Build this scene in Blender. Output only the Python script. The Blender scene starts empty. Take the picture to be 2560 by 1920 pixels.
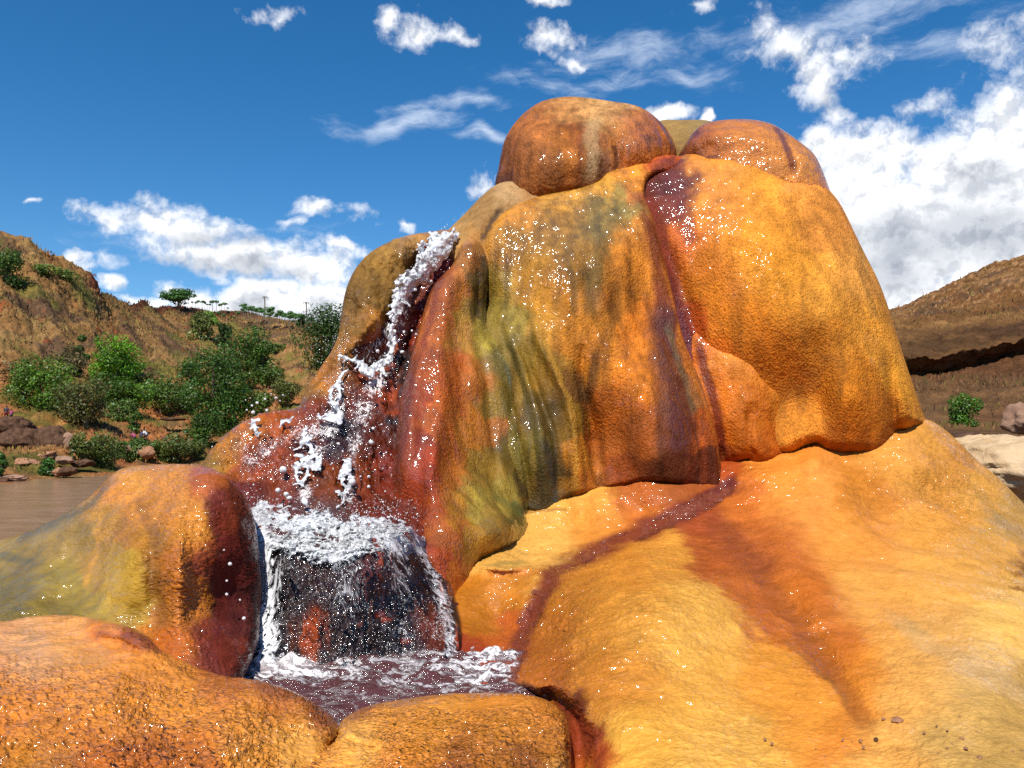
import bpy, math, random
import numpy as np
from mathutils import Vector, Matrix
R = math.radians
sc = bpy.context.scene
COL = sc.collection

# ------------------------------------------------------------------ camera
F = 1991.0                      # focal length in photo pixels (2560 wide)
PITCH = math.atan(115.0 / F)    # the horizon lies 115 px below the centre
CAM = np.array([0.0, 0.0, 5.9]) # eye height; river surface is z = 2
cam = bpy.data.cameras.new('camera')
cam.sensor_width = 36.0
cam.lens = 36.0 * F / 2560.0
cam.clip_start = 0.05
cam.clip_end = 6000
co = bpy.data.objects.new('camera', cam)
COL.objects.link(co)
co.location = CAM
co.rotation_euler = (R(90) + PITCH, 0, 0)
sc.camera = co

# ------------------------------------------------------------------ sun and exposure
SUN_EL, SUN_AZ = R(54), R(-163)      # azimuth measured clockwise from +Y
sv = Vector((math.sin(SUN_AZ) * math.cos(SUN_EL), math.cos(SUN_AZ) * math.cos(SUN_EL), math.sin(SUN_EL)))
sl = bpy.data.lights.new('sun', 'SUN')
sl.energy = 4.6
sl.angle = R(0.5)
sl.color = (1.0, 0.955, 0.88)
so = bpy.data.objects.new('sun', sl)
COL.objects.link(so)
so.location = (0, -20, 40)
so.rotation_euler = sv.to_track_quat('Z', 'Y').to_euler()
sc.view_settings.view_transform = 'Standard'
sc.view_settings.look = 'None'
sc.view_settings.exposure = 0.45
sc.view_settings.gamma = 1.0
sc.view_settings.use_curve_mapping = False
sc.cycles.use_denoising = False
sc.cycles.max_bounces = 4
sc.cycles.diffuse_bounces = 2
sc.cycles.glossy_bounces = 2
sc.cycles.transparent_max_bounces = 12
sc.cycles.sample_clamp_indirect = 4.0
sc.cycles.sample_clamp_direct = 0.0
sc.cycles.caustics_reflective = False
sc.cycles.caustics_refractive = False

# ------------------------------------------------------------------ pixel <-> world
cp_, sp_ = math.cos(PITCH), math.sin(PITCH)
def at(px, py, d):
    """photo pixel and distance along the view axis -> world point(s)"""
    px, py, d = np.broadcast_arrays(np.asarray(px, float), np.asarray(py, float), np.asarray(d, float))
    x = (px - 1280) / F; u = (960 - py) / F
    return np.stack([x * d, (cp_ - sp_ * u) * d, (sp_ + cp_ * u) * d], -1) + CAM
def depth_at_z(py, z):
    u = (960 - py) / F
    return (z - CAM[2]) / (sp_ + cp_ * u)
def lin(c):
    c = np.asarray(c, float) / 255.0
    return np.where(c <= .04045, c / 12.92, ((c + .055) / 1.055) ** 2.4)

# ------------------------------------------------------------------ noise
_rs = np.random.RandomState(7)
_perm = np.concatenate([_rs.permutation(256)] * 2)
_grad = _rs.normal(size=(256, 3)); _grad /= np.linalg.norm(_grad, axis=1)[:, None]
def pnoise(P):
    P = np.asarray(P, float)
    i = np.floor(P).astype(int); f = P - i
    w = f * f * f * (f * (f * 6 - 15) + 10)
    out = np.zeros(P.shape[:-1])
    i &= 255
    for a in (0, 1):
        for b in (0, 1):
            for c in (0, 1):
                h = _perm[_perm[_perm[(i[..., 0] + a) & 255] + ((i[..., 1] + b) & 255)] + ((i[..., 2] + c) & 255)]
                g = _grad[h]
                dd = (f[..., 0] - a) * g[..., 0] + (f[..., 1] - b) * g[..., 1] + (f[..., 2] - c) * g[..., 2]
                ww = (w[..., 0] if a else 1 - w[..., 0]) * (w[..., 1] if b else 1 - w[..., 1]) * (w[..., 2] if c else 1 - w[..., 2])
                out += ww * dd
    return out * 1.6
def fbm(P, oct=4, gain=.5):
    s = 0; a = 1; P = np.asarray(P, float)
    for k in range(oct):
        s = s + a * pnoise(P * 2 ** k + 13.7 * k); a *= gain
    return s
def sstep(a, b, x):
    t = np.clip((x - a) / (b - a), 0, 1)
    return t * t * (3 - 2 * t)

# ------------------------------------------------------------------ tiny helpers
def catmull(pts, n=8, closed=True):
    p = np.array(pts, float); m = len(p); out = []
    rng = range(m) if closed else range(m - 1)
    for i in rng:
        if closed: a, b, c, d = p[(i - 1) % m], p[i], p[(i + 1) % m], p[(i + 2) % m]
        else: a, b, c, d = p[max(i - 1, 0)], p[i], p[i + 1], p[min(i + 2, m - 1)]
        L = np.linalg.norm(c[:2] - b[:2])
        k = max(2, min(n, int(L / 12) + 1))
        for t in np.arange(k) / k:
            out.append(.5 * (2 * b + (c - a) * t + (2 * a - 5 * b + 4 * c - d) * t * t + (3 * b - a - 3 * c + d) * t ** 3))
    if not closed: out.append(p[-1])
    return np.array(out)
def seg_dist(X, Y, poly, closed=True):
    """distance to a polyline, and the parameter 0..1 along it"""
    best = np.full(X.shape, 1e18); par = np.zeros(X.shape)
    n = len(poly); m = n if closed else n - 1
    for i in range(m):
        a = poly[i]; b = poly[(i + 1) % n]
        dx, dy = b[0] - a[0], b[1] - a[1]; L = dx * dx + dy * dy + 1e-9
        t = np.clip(((X - a[0]) * dx + (Y - a[1]) * dy) / L, 0, 1)
        q = (X - a[0] - t * dx) ** 2 + (Y - a[1] - t * dy) ** 2
        mk = q < best
        best = np.where(mk, q, best); par = np.where(mk, (i + t) / m, par)
    return np.sqrt(best), par
def inside(X, Y, poly):
    r = np.zeros(X.shape, bool); n = len(poly); j = n - 1
    for i in range(n):
        xi, yi = poly[i][:2]; xj, yj = poly[j][:2]
        if yi != yj:
            r ^= ((yi > Y) != (yj > Y)) & (X < (xj - xi) * (Y - yi) / (yj - yi) + xi)
        j = i
    return r
def tps(pts):
    p = np.array(pts, float); n = len(p); s = 1000.0
    def U(r2): return np.where(r2 > 1e-12, .5 * r2 * np.log(np.maximum(r2, 1e-12)), 0)
    xy = p[:, :2] / s
    K = U(((xy[:, None] - xy[None]) ** 2).sum(-1)) + np.eye(n) * 1e-4
    A = np.zeros((n + 3, n + 3)); A[:n, :n] = K; A[:n, n] = 1; A[:n, n + 1:] = xy; A[n, :n] = 1; A[n + 1:, :n] = xy.T
    sol = np.linalg.solve(A, np.concatenate([p[:, 2], [0, 0, 0]]))
    def f(X, Y):
        x = X / s; y = Y / s
        o = sol[n] + sol[n + 1] * x + sol[n + 2] * y
        for i in range(n):
            o = o + sol[i] * U((x - xy[i, 0]) ** 2 + (y - xy[i, 1]) ** 2)
        return o
    return f

def make_mesh(name, V, faces, mat, parent=None, smooth=True, attrs=None, fattrs=None):
    """V (n,3); faces: (m,4) or (m,3) array or list of such arrays"""
    if not isinstance(faces, (list, tuple)): faces = [faces]
    faces = [np.asarray(f) for f in faces if len(f)]
    me = bpy.data.meshes.new(name)
    me.vertices.add(len(V))
    me.vertices.foreach_set('co', np.asarray(V, np.float32).ravel())
    nl = sum(f.size for f in faces); nf = sum(len(f) for f in faces)
    me.loops.add(nl); me.polygons.add(nf)
    me.loops.foreach_set('vertex_index', np.concatenate([f.ravel() for f in faces]).astype(np.int32))
    st = []; s = 0
    for f in faces:
        st.append(s + np.arange(len(f)) * f.shape[1]); s += f.size
    me.polygons.foreach_set('loop_start', np.concatenate(st).astype(np.int32))
    if attrs:
        for k, a in attrs.items():
            a = np.asarray(a, np.float32)
            if a.ndim == 1:
                at_ = me.attributes.new(k, 'FLOAT', 'POINT'); at_.data.foreach_set('value', a)
            else:
                at_ = me.attributes.new(k, 'FLOAT_COLOR', 'POINT')
                at_.data.foreach_set('color', np.concatenate([a, np.ones((len(a), 1), np.float32)], 1).ravel())
    me.update(calc_edges=True); me.validate()
    me.polygons.foreach_set('use_smooth', np.full(len(me.polygons), smooth))
    if isinstance(mat, (list, tuple)):
        for m_ in mat: me.materials.append(m_)
    elif mat: me.materials.append(mat)
    o = bpy.data.objects.new(name, me)
    COL.objects.link(o)
    if parent is not None: o.parent = parent
    return o
def tag(o, label=None, cat=None, group=None, kind=None):
    if label: o['label'] = label
    if cat: o['category'] = cat
    if group: o['group'] = group
    if kind: o['kind'] = kind
    return o
def empty(name, loc):
    o = bpy.data.objects.new(name, None); COL.objects.link(o); o.location = loc; o.empty_display_size = .1
    return o

# ------------------------------------------------------------------ node helpers
class NT:
    def __init__(s, nt): s.nt = nt; s.n = nt.nodes; s.l = nt.links
    def new(s, t, **kw):
        n = s.n.new(t)
        for k, v in kw.items(): setattr(n, k, v)
        return n
    def set(s, sock, v):
        if isinstance(v, bpy.types.NodeSocket): s.l.new(v, sock)
        elif v is not None:
            if hasattr(sock, 'default_value') and not isinstance(v, (int, float)) and len(v) == 3 and len(sock.default_value) == 4: v = (*v, 1)
            sock.default_value = v
    def math(s, op, a, b=None, c=None, clamp=False):
        n = s.new('ShaderNodeMath', operation=op, use_clamp=clamp)
        s.set(n.inputs[0], a)
        if b is not None: s.set(n.inputs[1], b)
        if c is not None: s.set(n.inputs[2], c)
        return n.outputs[0]
    def vmath(s, op, a, b=None, scale=None):
        n = s.new('ShaderNodeVectorMath', operation=op); s.set(n.inputs[0], a)
        if b is not None: s.set(n.inputs[1], b)
        if scale is not None: s.set(n.inputs['Scale'], scale)
        return n.outputs['Value'] if op in ('DOT_PRODUCT', 'LENGTH') else n.outputs[0]
    def mix(s, f, a, b, mode='MIX'):
        n = s.new('ShaderNodeMix', data_type='RGBA', blend_type=mode)
        s.set(n.inputs[0], f); s.set(n.inputs[6], a); s.set(n.inputs[7], b)
        return n.outputs[2]
    def fmix(s, f, a, b):
        n = s.new('ShaderNodeMix', data_type='FLOAT'); s.set(n.inputs[0], f); s.set(n.inputs[2], a); s.set(n.inputs[3], b)
        return n.outputs[0]
    def ramp(s, f, a, b, c=0.0, d=1.0, smooth=True):
        n = s.new('ShaderNodeMapRange', interpolation_type='SMOOTHSTEP' if smooth else 'LINEAR')
        s.set(n.inputs[0], f); s.set(n.inputs[1], a); s.set(n.inputs[2], b); s.set(n.inputs[3], c); s.set(n.inputs[4], d)
        return n.outputs[0]
    def noise(s, vec, scale, detail=4, rough=.5, dist=0, lac=2.0):
        n = s.new('ShaderNodeTexNoise'); s.set(n.inputs['Vector'], vec)
        s.set(n.inputs['Scale'], scale); n.inputs['Detail'].default_value = detail
        n.inputs['Roughness'].default_value = rough; n.inputs['Distortion'].default_value = dist; n.inputs['Lacunarity'].default_value = lac
        return n.outputs[0]
    def voro(s, vec, scale, feature='F1', rnd=1.0, smooth=.3):
        n = s.new('ShaderNodeTexVoronoi', feature=feature); s.set(n.inputs['Vector'], vec)
        s.set(n.inputs['Scale'], scale); n.inputs['Randomness'].default_value = rnd
        if feature == 'SMOOTH_F1': n.inputs['Smoothness'].default_value = smooth
        return n.outputs[0]
    def mapping(s, vec, scale=(1, 1, 1), rot=(0, 0, 0), loc=(0, 0, 0)):
        n = s.new('ShaderNodeMapping'); s.set(n.inputs[0], vec)
        n.inputs['Scale'].default_value = scale; n.inputs['Rotation'].default_value = rot; n.inputs['Location'].default_value = loc
        return n.outputs[0]
    def attr(s, name):
        n = s.new('ShaderNodeAttribute', attribute_name=name); return n
    def bump(s, h, dist, strength=1.0, normal=None):
        n = s.new('ShaderNodeBump'); s.set(n.inputs['Height'], h); s.set(n.inputs['Distance'], dist); s.set(n.inputs['Strength'], strength)
        if normal is not None: s.set(n.inputs['Normal'], normal)
        return n.outputs[0]
def material(name):
    m = bpy.data.materials.new(name); m.use_nodes = True
    t = NT(m.node_tree); t.n.clear()
    out = t.new('ShaderNodeOutputMaterial'); b = t.new('ShaderNodeBsdfPrincipled')
    t.l.new(b.outputs[0], out.inputs[0])
    t.out = out
    return m, t, b
# ------------------------------------------------------------------ world: clear sky with clouds
def dvec(px, py):
    p = at(px, py, 1.0) - CAM
    return p / np.linalg.norm(p)
world = bpy.data.worlds.new('World'); sc.world = world
world.use_nodes = True
W = NT(world.node_tree); W.n.clear()
wout = W.new('ShaderNodeOutputWorld'); bg = W.new('ShaderNodeBackground')
W.l.new(bg.outputs[0], wout.inputs[0])
sky = W.new('ShaderNodeTexSky', sky_type='NISHITA')
sky.sun_disc = False; sky.sun_elevation = SUN_EL; sky.sun_rotation = SUN_AZ
sky.altitude = 1200; sky.air_density = 1.0; sky.dust_density = 0.35; sky.ozone_density = 3.0
SKYK = 0.102
skycol = sky.outputs[0]
# deeper, more saturated tropical blue
hs = W.new('ShaderNodeHueSaturation'); W.set(hs.inputs['Color'], skycol)
hs.inputs['Saturation'].default_value = 1.34; hs.inputs['Value'].default_value = 1.0; hs.inputs['Hue'].default_value = .498
skycol = hs.outputs[0]
tc = W.new('ShaderNodeTexCoord'); G = tc.outputs['Generated']
sx = W.new('ShaderNodeSeparateXYZ'); W.set(sx.inputs[0], G)
dx, dy, dz = sx.outputs
# azimuth (tan-like) and elevation as cloud-plane coordinates, true for every direction
az = W.math('ARCTAN2', dx, dy)
hl = W.math('SQRT', W.math('ADD', W.math('MULTIPLY', dx, dx), W.math('MULTIPLY', dy, dy)))
el = W.math('ARCTAN2', dz, hl)
cmb = W.new('ShaderNodeCombineXYZ'); W.set(cmb.inputs[0], az); W.set(cmb.inputs[1], el)
AE = cmb.outputs[0]
def ae(px, py):
    v = dvec(px, py); return math.atan2(v[0], v[1]), math.atan2(v[2], math.hypot(v[0], v[1]))
def ell(vec, cx, cy, rx, ry, ang):
    """1 at the centre of an ellipse given in photo pixels, 0 at its edge"""
    a, e = ae(cx, cy)
    m = W.mapping(W.vmath('SUBTRACT', vec, (a, e, 0)), rot=(0, 0, R(ang)), scale=(F / rx, F / ry, 1))
    return W.math('SUBTRACT', 1.0, W.vmath('LENGTH', m))
def cover(vec, blobs):
    acc = None
    for b in blobs:
        v_ = vec
        if acc is not None:      # makes the ellipses evaluate one after another (keeps the shader's stack small)
            q = W.new('ShaderNodeVectorMath', operation='MULTIPLY_ADD')
            W.set(q.inputs[0], acc); q.inputs[1].default_value = (1e-7, 1e-7, 0); W.set(q.inputs[2], vec); v_ = q.outputs[0]
        e = ell(v_, *b[:5])
        if len(b) > 5: e = W.math('MULTIPLY', e, b[5])
        acc = e if acc is None else W.math('MAXIMUM', acc, e)
    return acc
def warp(vec, scale, amp, detail=3):
    n = W.new('ShaderNodeTexNoise'); W.set(n.inputs['Vector'], vec); n.inputs['Scale'].default_value = scale; n.inputs['Detail'].default_value = detail
    n.inputs['Roughness'].default_value = .6
    return W.vmath('ADD', vec, W.vmath('SCALE', W.vmath('SUBTRACT', n.outputs[1], (.5, .5, .5)), scale=amp))
cumulus = [ # cx, cy, rx, ry, angle, gain
 (1330, 150, 1, 1, 0, 1)][:0] + [
 (1050, 85, 85, 32, -14, .8), (1130, 100, 70, 20, 5, .7), (980, 60, 34, 26, -30, .8),
 (1370, 105, 62, 38, -28, .9), (1430, 165, 34, 16, -30, .7),
 (1365, 12, 60, 16, 0, .7), (660, 22, 62, 18, -10, .55), (715, 45, 25, 20, 0, .4),
 (1960, 125, 90, 40, -20, .85), (2060, 195, 70, 95, -10, .95), (2120, 140, 60, 34, 15, .7), (1905, 95, 45, 35, 0, .6), (2100, 280, 46, 50, 0, .85),
 (2310, 265, 60, 34, -30, .5), (2500, 105, 60, 40, -30, .5), (1750, 12, 34, 18, 0, .45),
 (2620, 330, 240, 160, 20, 1.6), (2420, 420, 230, 110, 0, 1.5), (2150, 400, 190, 90, -10, 1.5), (2520, 560, 420, 190, 0, 1.8), (2260, 600, 300, 170, 0, 1.7), (2300, 720, 330, 60, 0, 1.5), (2060, 370, 80, 60, 0, 1.2), (2130, 470, 200, 120, 0, 1.5),
 (1655, 290, 75, 32, -10, 1.3), (1762, 290, 22, 26, 0, 1.2),
 (430, 560, 210, 46, -10, 1.2), (600, 630, 260, 58, -14, 1.4), (420, 520, 90, 34, -15, .9), (760, 670, 190, 42, -8, 1.2), (260, 545, 60, 20, -10, .6), (230, 525, 45, 18, 0, .5),
 (790, 510, 66, 22, -14, .7), (735, 545, 22, 14, 0, .5), (1035, 552, 34, 14, -6, .7), (900, 530, 40, 18, -20, .4),
 (850, 630, 90, 26, -6, .9), (190, 655, 36, 26, -40, .9), (270, 645, 36, 22, 0, .45), (270, 718, 36, 22, 0, 1.0),
 (450, 740, 60, 40, 0, 1.3), (640, 760, 220, 75, 0, 1.7), (830, 760, 150, 90, 0, 1.7), (350, 765, 60, 26, 0, 1.0), (700, 720, 70, 40, 0, 1.2), (560, 740, 60, 42, 0, 1.1),
 (1215, 480, 42, 50, -30, .6), (1190, 530, 34, 34, 0, .5), (70, 492, 14, 8, 0, .5)]
cirrus = [
 (980, 310, 190, 34, 9, 1.0), (1130, 275, 190, 24, 14, .8), (1210, 355, 100, 20, 3, .9), (1600, 120, 260, 60, 10, .55), (1720, 170, 130, 24, 14, .6),
 (2150, 45, 420, 55, 4, .62), (1500, 200, 300, 26, 8, .4), (2350, 130, 250, 60, 10, .45), (400, 610, 200, 30, -10, .35), (640, 590, 160, 24, -10, .3)]
greys = [(2330, 600, 420, 110, -8, .9), (2150, 690, 300, 60, 0, 1), (2450, 480, 120, 60, 0, .7), (560, 665, 300, 34, -13, 1.1), (520, 600, 120, 30, -20, .9), (640, 600, 60, 22, -20, .8), (700, 790, 240, 40, 0, .8), (430, 790, 60, 24, 0, .6), (900, 538, 50, 14, 0, .8), (2080, 250, 70, 40, 0, .6), (1960, 150, 80, 24, -10, .5)]
AW = warp(AE, 14, .075)
base = cover(AW, cumulus)
NS, ND = 26, 6
wn = warp(AE, 60, .012, 2)
n0 = W.noise(wn, NS, ND, .66)
n1 = W.noise(W.vmath('ADD', wn, (-.004, .0095, 0)), NS, 5, .6)
D0 = W.math('ADD', base, W.math('MULTIPLY', W.math('SUBTRACT', n0, .53), 2.0))
cov = W.math('POWER', W.ramp(D0, -.15, 0.85), .8)
lit = W.math('MULTIPLY', W.math('SUBTRACT', n0, n1), 1.0)
low = W.noise(AE, 9, 3, .5)
shade = W.ramp(lit, -.13, .07)
thick = W.math('MULTIPLY', W.ramp(D0, .75, 1.7), W.ramp(low, .42, .60))
sh = W.math('SUBTRACT', W.math('ADD', .62, W.math('MULTIPLY', shade, .45)), W.math('MULTIPLY', thick, .42), clamp=True)
gr = W.ramp(W.math('ADD', cover(warp(AE, 20, .05), greys), W.math('MULTIPLY', W.math('SUBTRACT', n0, .5), 1.2)), .0, .75)
sh = W.math('MULTIPLY', sh, W.math('SUBTRACT', 1.0, W.math('MULTIPLY', gr, .48)))
ccol = W.mix(sh, tuple(v / SKYK for v in (.17, .21, .28)), tuple(v / SKYK for v in (.86, .87, .89)))
cbase = cover(warp(AE, 6, .10), cirrus)
cn = W.noise(W.mapping(warp(AE, 10, .05), rot=(0, 0, R(-12)), scale=(.22, 1, 1)), 42, 7, .68)
cir = W.math('MULTIPLY', W.ramp(W.math('ADD', cbase, W.math('MULTIPLY', W.math('SUBTRACT', cn, .52), 2.0)), -.1, 1.1), .72)
c1 = W.mix(cir, skycol, (.64 / SKYK, .72 / SKYK, .84 / SKYK))
fin = W.mix(cov, c1, ccol)
W.set(bg.inputs['Color'], fin)
bg.inputs['Strength'].default_value = SKYK
world.cycles.sampling_method = 'MANUAL'; world.cycles.sample_map_resolution = 256
# ------------------------------------------------------------------ palette (as seen in sun, sRGB)
O = (226, 140, 44); B = (240, 172, 74); LY = (240, 184, 92); DO = (196, 104, 26); BR = (146, 78, 24); DB = (92, 48, 20)
OL = (168, 130, 40); YG = (176, 150, 54); DOL = (96, 84, 28); KG = (60, 58, 26); TE = (112, 116, 72); RE = (158, 52, 18); DR = (104, 26, 16)
MA = (88, 32, 28); K = (32, 26, 30); TA = (176, 138, 88); PT = (214, 176, 128); RO = (188, 84, 26); GY = (120, 104, 78)
ALB = 0.74      # picture value -> albedo

# ------------------------------------------------------------------ travertine material
def travertine(name, tex=60.0, asp=(1, 1, 1), peb=.5, dist=.006, film=1.9, rib=0):
    m, t, b = material(name)
    P = t.new('ShaderNodeTexCoord').outputs['Object']
    col = t.attr('tint').outputs['Color']; wet = t.attr('wet').outputs['Fac']; rg = t.attr('rugged').outputs['Fac']
    Pm = t.mapping(P, scale=asp)
    nz = t.new('ShaderNodeTexNoise'); t.set(nz.inputs['Vector'], Pm); nz.inputs['Scale'].default_value = tex * .8; nz.inputs['Detail'].default_value = 1
    Pw = t.vmath('ADD', Pm, t.vmath('SCALE', t.vmath('SUBTRACT', nz.outputs[1], (.5, .5, .5)), scale=1.5 / tex))
    v = t.voro(Pw, tex, 'F1')
    n1 = t.noise(Pm, tex * .4, 5, .62)
    h = t.math('ADD', t.math('MULTIPLY', v, -peb), t.math('MULTIPLY', n1, .8))
    if rib: h = t.math('ADD', h, t.math('MULTIPLY', t.noise(t.mapping(P, scale=(1, 1, .10)), tex * .32, 3, .6), rib))
    # colour goes darker in the pits; algae darkens thin streaks that follow the water
    spk = t.noise(t.mapping(P, scale=(1, 1, .3)), tex * .9, 3, .75)
    pit = t.math('MULTIPLY', t.ramp(v, .42, .80), t.math('MULTIPLY', rg, .50))
    dark = t.mix(.72, col, (.07, .024, .004))
    c = t.mix(pit, col, dark)
    c = t.mix(t.math('MULTIPLY', t.ramp(spk, .52, .72), t.math('MULTIPLY', rg, .50)), c, dark)
    mid = t.noise(P, 14, 6, .68)
    hsv = t.new('ShaderNodeHueSaturation'); t.set(hsv.inputs['Color'], c)
    t.set(hsv.inputs['Value'], t.ramp(mid, .25, .75, .78, 1.24)); hsv.inputs['Saturation'].default_value = 1.0
    t.set(b.inputs['Base Color'], hsv.outputs[0])
    t.set(b.inputs['Roughness'], t.fmix(wet, .75, .42))
    t.set(b.inputs['Specular IOR Level'], t.fmix(wet, .15, .25))
    t.set(b.inputs['Coat Weight'], t.ramp(t.math('ADD', t.math('MULTIPLY', wet, .5), t.math('ADD', t.math('MULTIPLY', t.noise(P, 3.5, 3, .6), .6), t.math('MULTIPLY', mid, .6))), .75, .95, .0, 1.0))
    b.inputs['Coat Roughness'].default_value = .075
    b.inputs['Coat IOR'].default_value = 1.45
    nb = t.bump(h, dist, t.math('ADD', .25, t.math('MULTIPLY', rg, .75)))
    t.set(b.inputs['Normal'], nb); hc = t.noise(Pm, tex * .25, 2, .5)
    t.set(b.inputs['Coat Normal'], t.bump(hc, film / tex, t.math('ADD', .45, t.math('MULTIPLY', rg, .55))))
    return m

ROOT = Vector((1.2, 4.5, 2.0))
mound = empty('travertine_mound', ROOT)
tag(mound, 'huge wet orange travertine mound with domed top and overhanging flowstone curtains', 'rock formation')
rootn = np.array(ROOT)

def paint(X, Y, cols, nz, default=None):
    """colour patches: (x, y, radius, colour[, strength]) blended by closeness, edges frayed by noise"""
    Xw = X + nz[0]; Yw = Y + nz[1]
    W_ = np.full(X.shape, 1e-7); C = np.zeros(X.shape + (3,))
    if default is not None: C += lin(default) * 1e-7
    for c in cols:
        x, y, r, col = c[:4]; s = c[4] if len(c) > 4 else 1.0
        ry = r[1] if isinstance(r, tuple) else r; rx = r[0] if isinstance(r, tuple) else r
        w = s * np.exp(-(((Xw - x) / rx) ** 2 + ((Yw - y) / ry) ** 2) * 1.4) 
        w = w ** 1.0
        W_ = W_ + w; C = C + w[..., None] * lin(col)
    return C / W_[..., None]

LAYERS = {}
def layer(name, outline, ctrl, rim=50, roll=.2, back=.4, feats=(), cols=(), stains_and_shade=(), wet=(), rug=(), wet0=.5, rug0=.6,
          mat=None, step=3.2, disp=(.012, 6.0, (1, 1, 1)), micro=None, label=None, sm=True, fray=18, streak=(0, 0), ext=(-760, 3250, -60, 2150), parent=None, rimf=None, alb=.88, flow=True):
    pol = catmull(outline) if sm else np.array(outline, float)
    x0, x1 = max(pol[:, 0].min() - 2 * step, ext[0]), min(pol[:, 0].max() + 2 * step, ext[1])
    y0, y1 = max(pol[:, 1].min() - 2 * step, ext[2]), min(pol[:, 1].max() + 2 * step, ext[3])
    gx = np.arange(x0, x1 + step, step); gy = np.arange(y0, y1 + step, step)
    X, Y = np.meshgrid(gx, gy)
    D, _ = seg_dist(X, Y, pol); IN = inside(X, Y, pol); S = np.where(IN, D, -D)
    # keep cells that touch the inside
    k = IN; keep = k[:-1, :-1] | k[1:, :-1] | k[:-1, 1:] | k[1:, 1:]
    used = np.zeros(X.shape, bool)
    used[:-1, :-1] |= keep; used[1:, :-1] |= keep; used[:-1, 1:] |= keep; used[1:, 1:] |= keep
    # snap outer vertices on to the outline
    gyS, gxS = np.gradient(S, step)
    g = np.hypot(gxS, gyS) + 1e-6
    out = used & ~IN
    X = np.where(out, X - S * gxS / g ** 2 * .999, X); Y = np.where(out, Y - S * gyS / g ** 2 * .999, Y)
    S = np.where(out, 0, S)
    Fd = tps(ctrl)(X, Y)
    for f in feats:
        if f[0] == 'b':      # bump: x, y, rx, ry, angle, amp (towards the viewer)
            _, x, y, rx, ry, a, amp = f; ca, sa = math.cos(R(a)), math.sin(R(a))
            u = ((X - x) * ca + (Y - y) * sa) / rx; v = (-(X - x) * sa + (Y - y) * ca) / ry
            Fd = Fd - amp * np.exp(-(u * u + v * v) * 1.2)
        elif f[0] == 'l':    # ridge or groove along a line: pts, width, amp, fade
            _, pts, w, amp = f[:4]
            pl = catmull(pts, closed=False); dd, par = seg_dist(X, Y, pl, False)
            fd = np.minimum(1, np.minimum(par, 1 - par) * 4 + (0 if len(f) < 5 else f[4]))
            Fd = Fd - amp * np.exp(-(dd / w) ** 2 * 1.5) * fd
        elif f[0] == 's':    # soft step: line, width, amp; the right-hand side of the line is pushed back
            _, pts, w, amp, reach = f
            pl = catmull(pts, closed=False); dd, par = seg_dist(X, Y, pl, False)
            # side
            tx = np.interp(par, np.linspace(0, 1, len(pl)), np.gradient(pl[:, 0])); ty = np.interp(par, np.linspace(0, 1, len(pl)), np.gradient(pl[:, 1]))
            px_ = np.interp(par, np.linspace(0, 1, len(pl)), pl[:, 0]); py_ = np.interp(par, np.linspace(0, 1, len(pl)), pl[:, 1])
            side = np.sign((X - px_) * ty - (Y - py_) * tx)
            sd = dd * side
            fd = np.minimum(1, np.minimum(par, 1 - par) * 6)
            Fd = Fd + amp * sstep(-w, w, sd) * np.exp(-np.maximum(sd, 0) / reach) * fd
    q = np.clip(S / rim, 0, 1)
    cap = np.sqrt(np.clip(1 - (1 - q) ** 2, 0, 1))
    dfr = Fd + roll * (1 - cap)
    Pf = at(X, Y, dfr)
    # displacement along the surface normal
    du = np.gradient(Pf, axis=1); dv = np.gradient(Pf, axis=0)
    N = np.cross(dv, du); N /= (np.linalg.norm(N, axis=-1)[..., None] + 1e-9)
    N = np.where((N * (Pf - CAM)).sum(-1)[..., None] > 0, -N, N)
    idx = np.where(used)
    Pu = Pf[idx]; Xu, Yu, Su = X[idx], Y[idx], S[idx]
    wob = fbm(Pu * 1.3 + 5, 3)
    fl = np.array([15, 15, 1.8]) if flow else np.array([7, 7, 7])
    nzs = (fbm(Pu * fl + 31, 5, .6) * fray * (.85 if flow else 1), fbm(Pu * 6 + 77, 4) * fray * 1.6)
    h = disp[0] * fbm(Pu * disp[1] * np.array(disp[2]), 4)
    rugv = np.full(Xu.shape, rug0)
    for (x, y, r, v) in rug:
        ry = r[1] if isinstance(r, tuple) else r; rx = r[0] if isinstance(r, tuple) else r
        w = np.exp(-(((Xu + nzs[0] - x) / rx) ** 2 + ((Yu + nzs[1] - y) / ry) ** 2)); rugv = rugv * (1 - w) + v * w
    if micro:               # (amplitude, frequency, aspect, kind)
        a_, f_, asp_, kind_ = micro
        Q = Pu * f_ * np.array(asp_)
        if kind_ == 'peb':
            e = 1 - np.abs(fbm(Q, 3, .5)) * 2.2; e2 = fbm(Q * 2.3 + 9, 2)
            h = h + a_ * (-e * .6 + e2 * .7) * rugv
        else:
            h = h + a_ * fbm(Q, 3, .6) * rugv
    edge = np.clip(Su / 6.0, 0, 1)
    Pu = Pu + N[idx] * (h * edge)[:, None]
    vid = -np.ones(X.shape, int); vid[idx] = np.arange(len(Xu))
    A_, B_, C_, D_ = vid[:-1, :-1][keep], vid[:-1, 1:][keep], vid[1:, 1:][keep], vid[1:, :-1][keep]
    front = np.stack([A_, D_, C_, B_], 1)
    # back half on a coarser rule: same grid, shares the rim vertices
    inn = Su > 0
    bid = np.arange(len(Xu)); nb_ = int(inn.sum()); bid = bid.copy(); bid[inn] = len(Xu) + np.arange(nb_)
    Xb, Yb = Xu[inn], Yu[inn]
    db = (Fd[idx][inn] + roll) + back * cap[idx][inn]
    Pb = at(Xb, Yb, db)
    backf = np.stack([bid[A_], bid[B_], bid[C_], bid[D_]], 1)
    V = np.concatenate([Pu, Pb]) - rootn
    # colour
    C = paint(Xu, Yu, cols, nzs)
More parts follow.
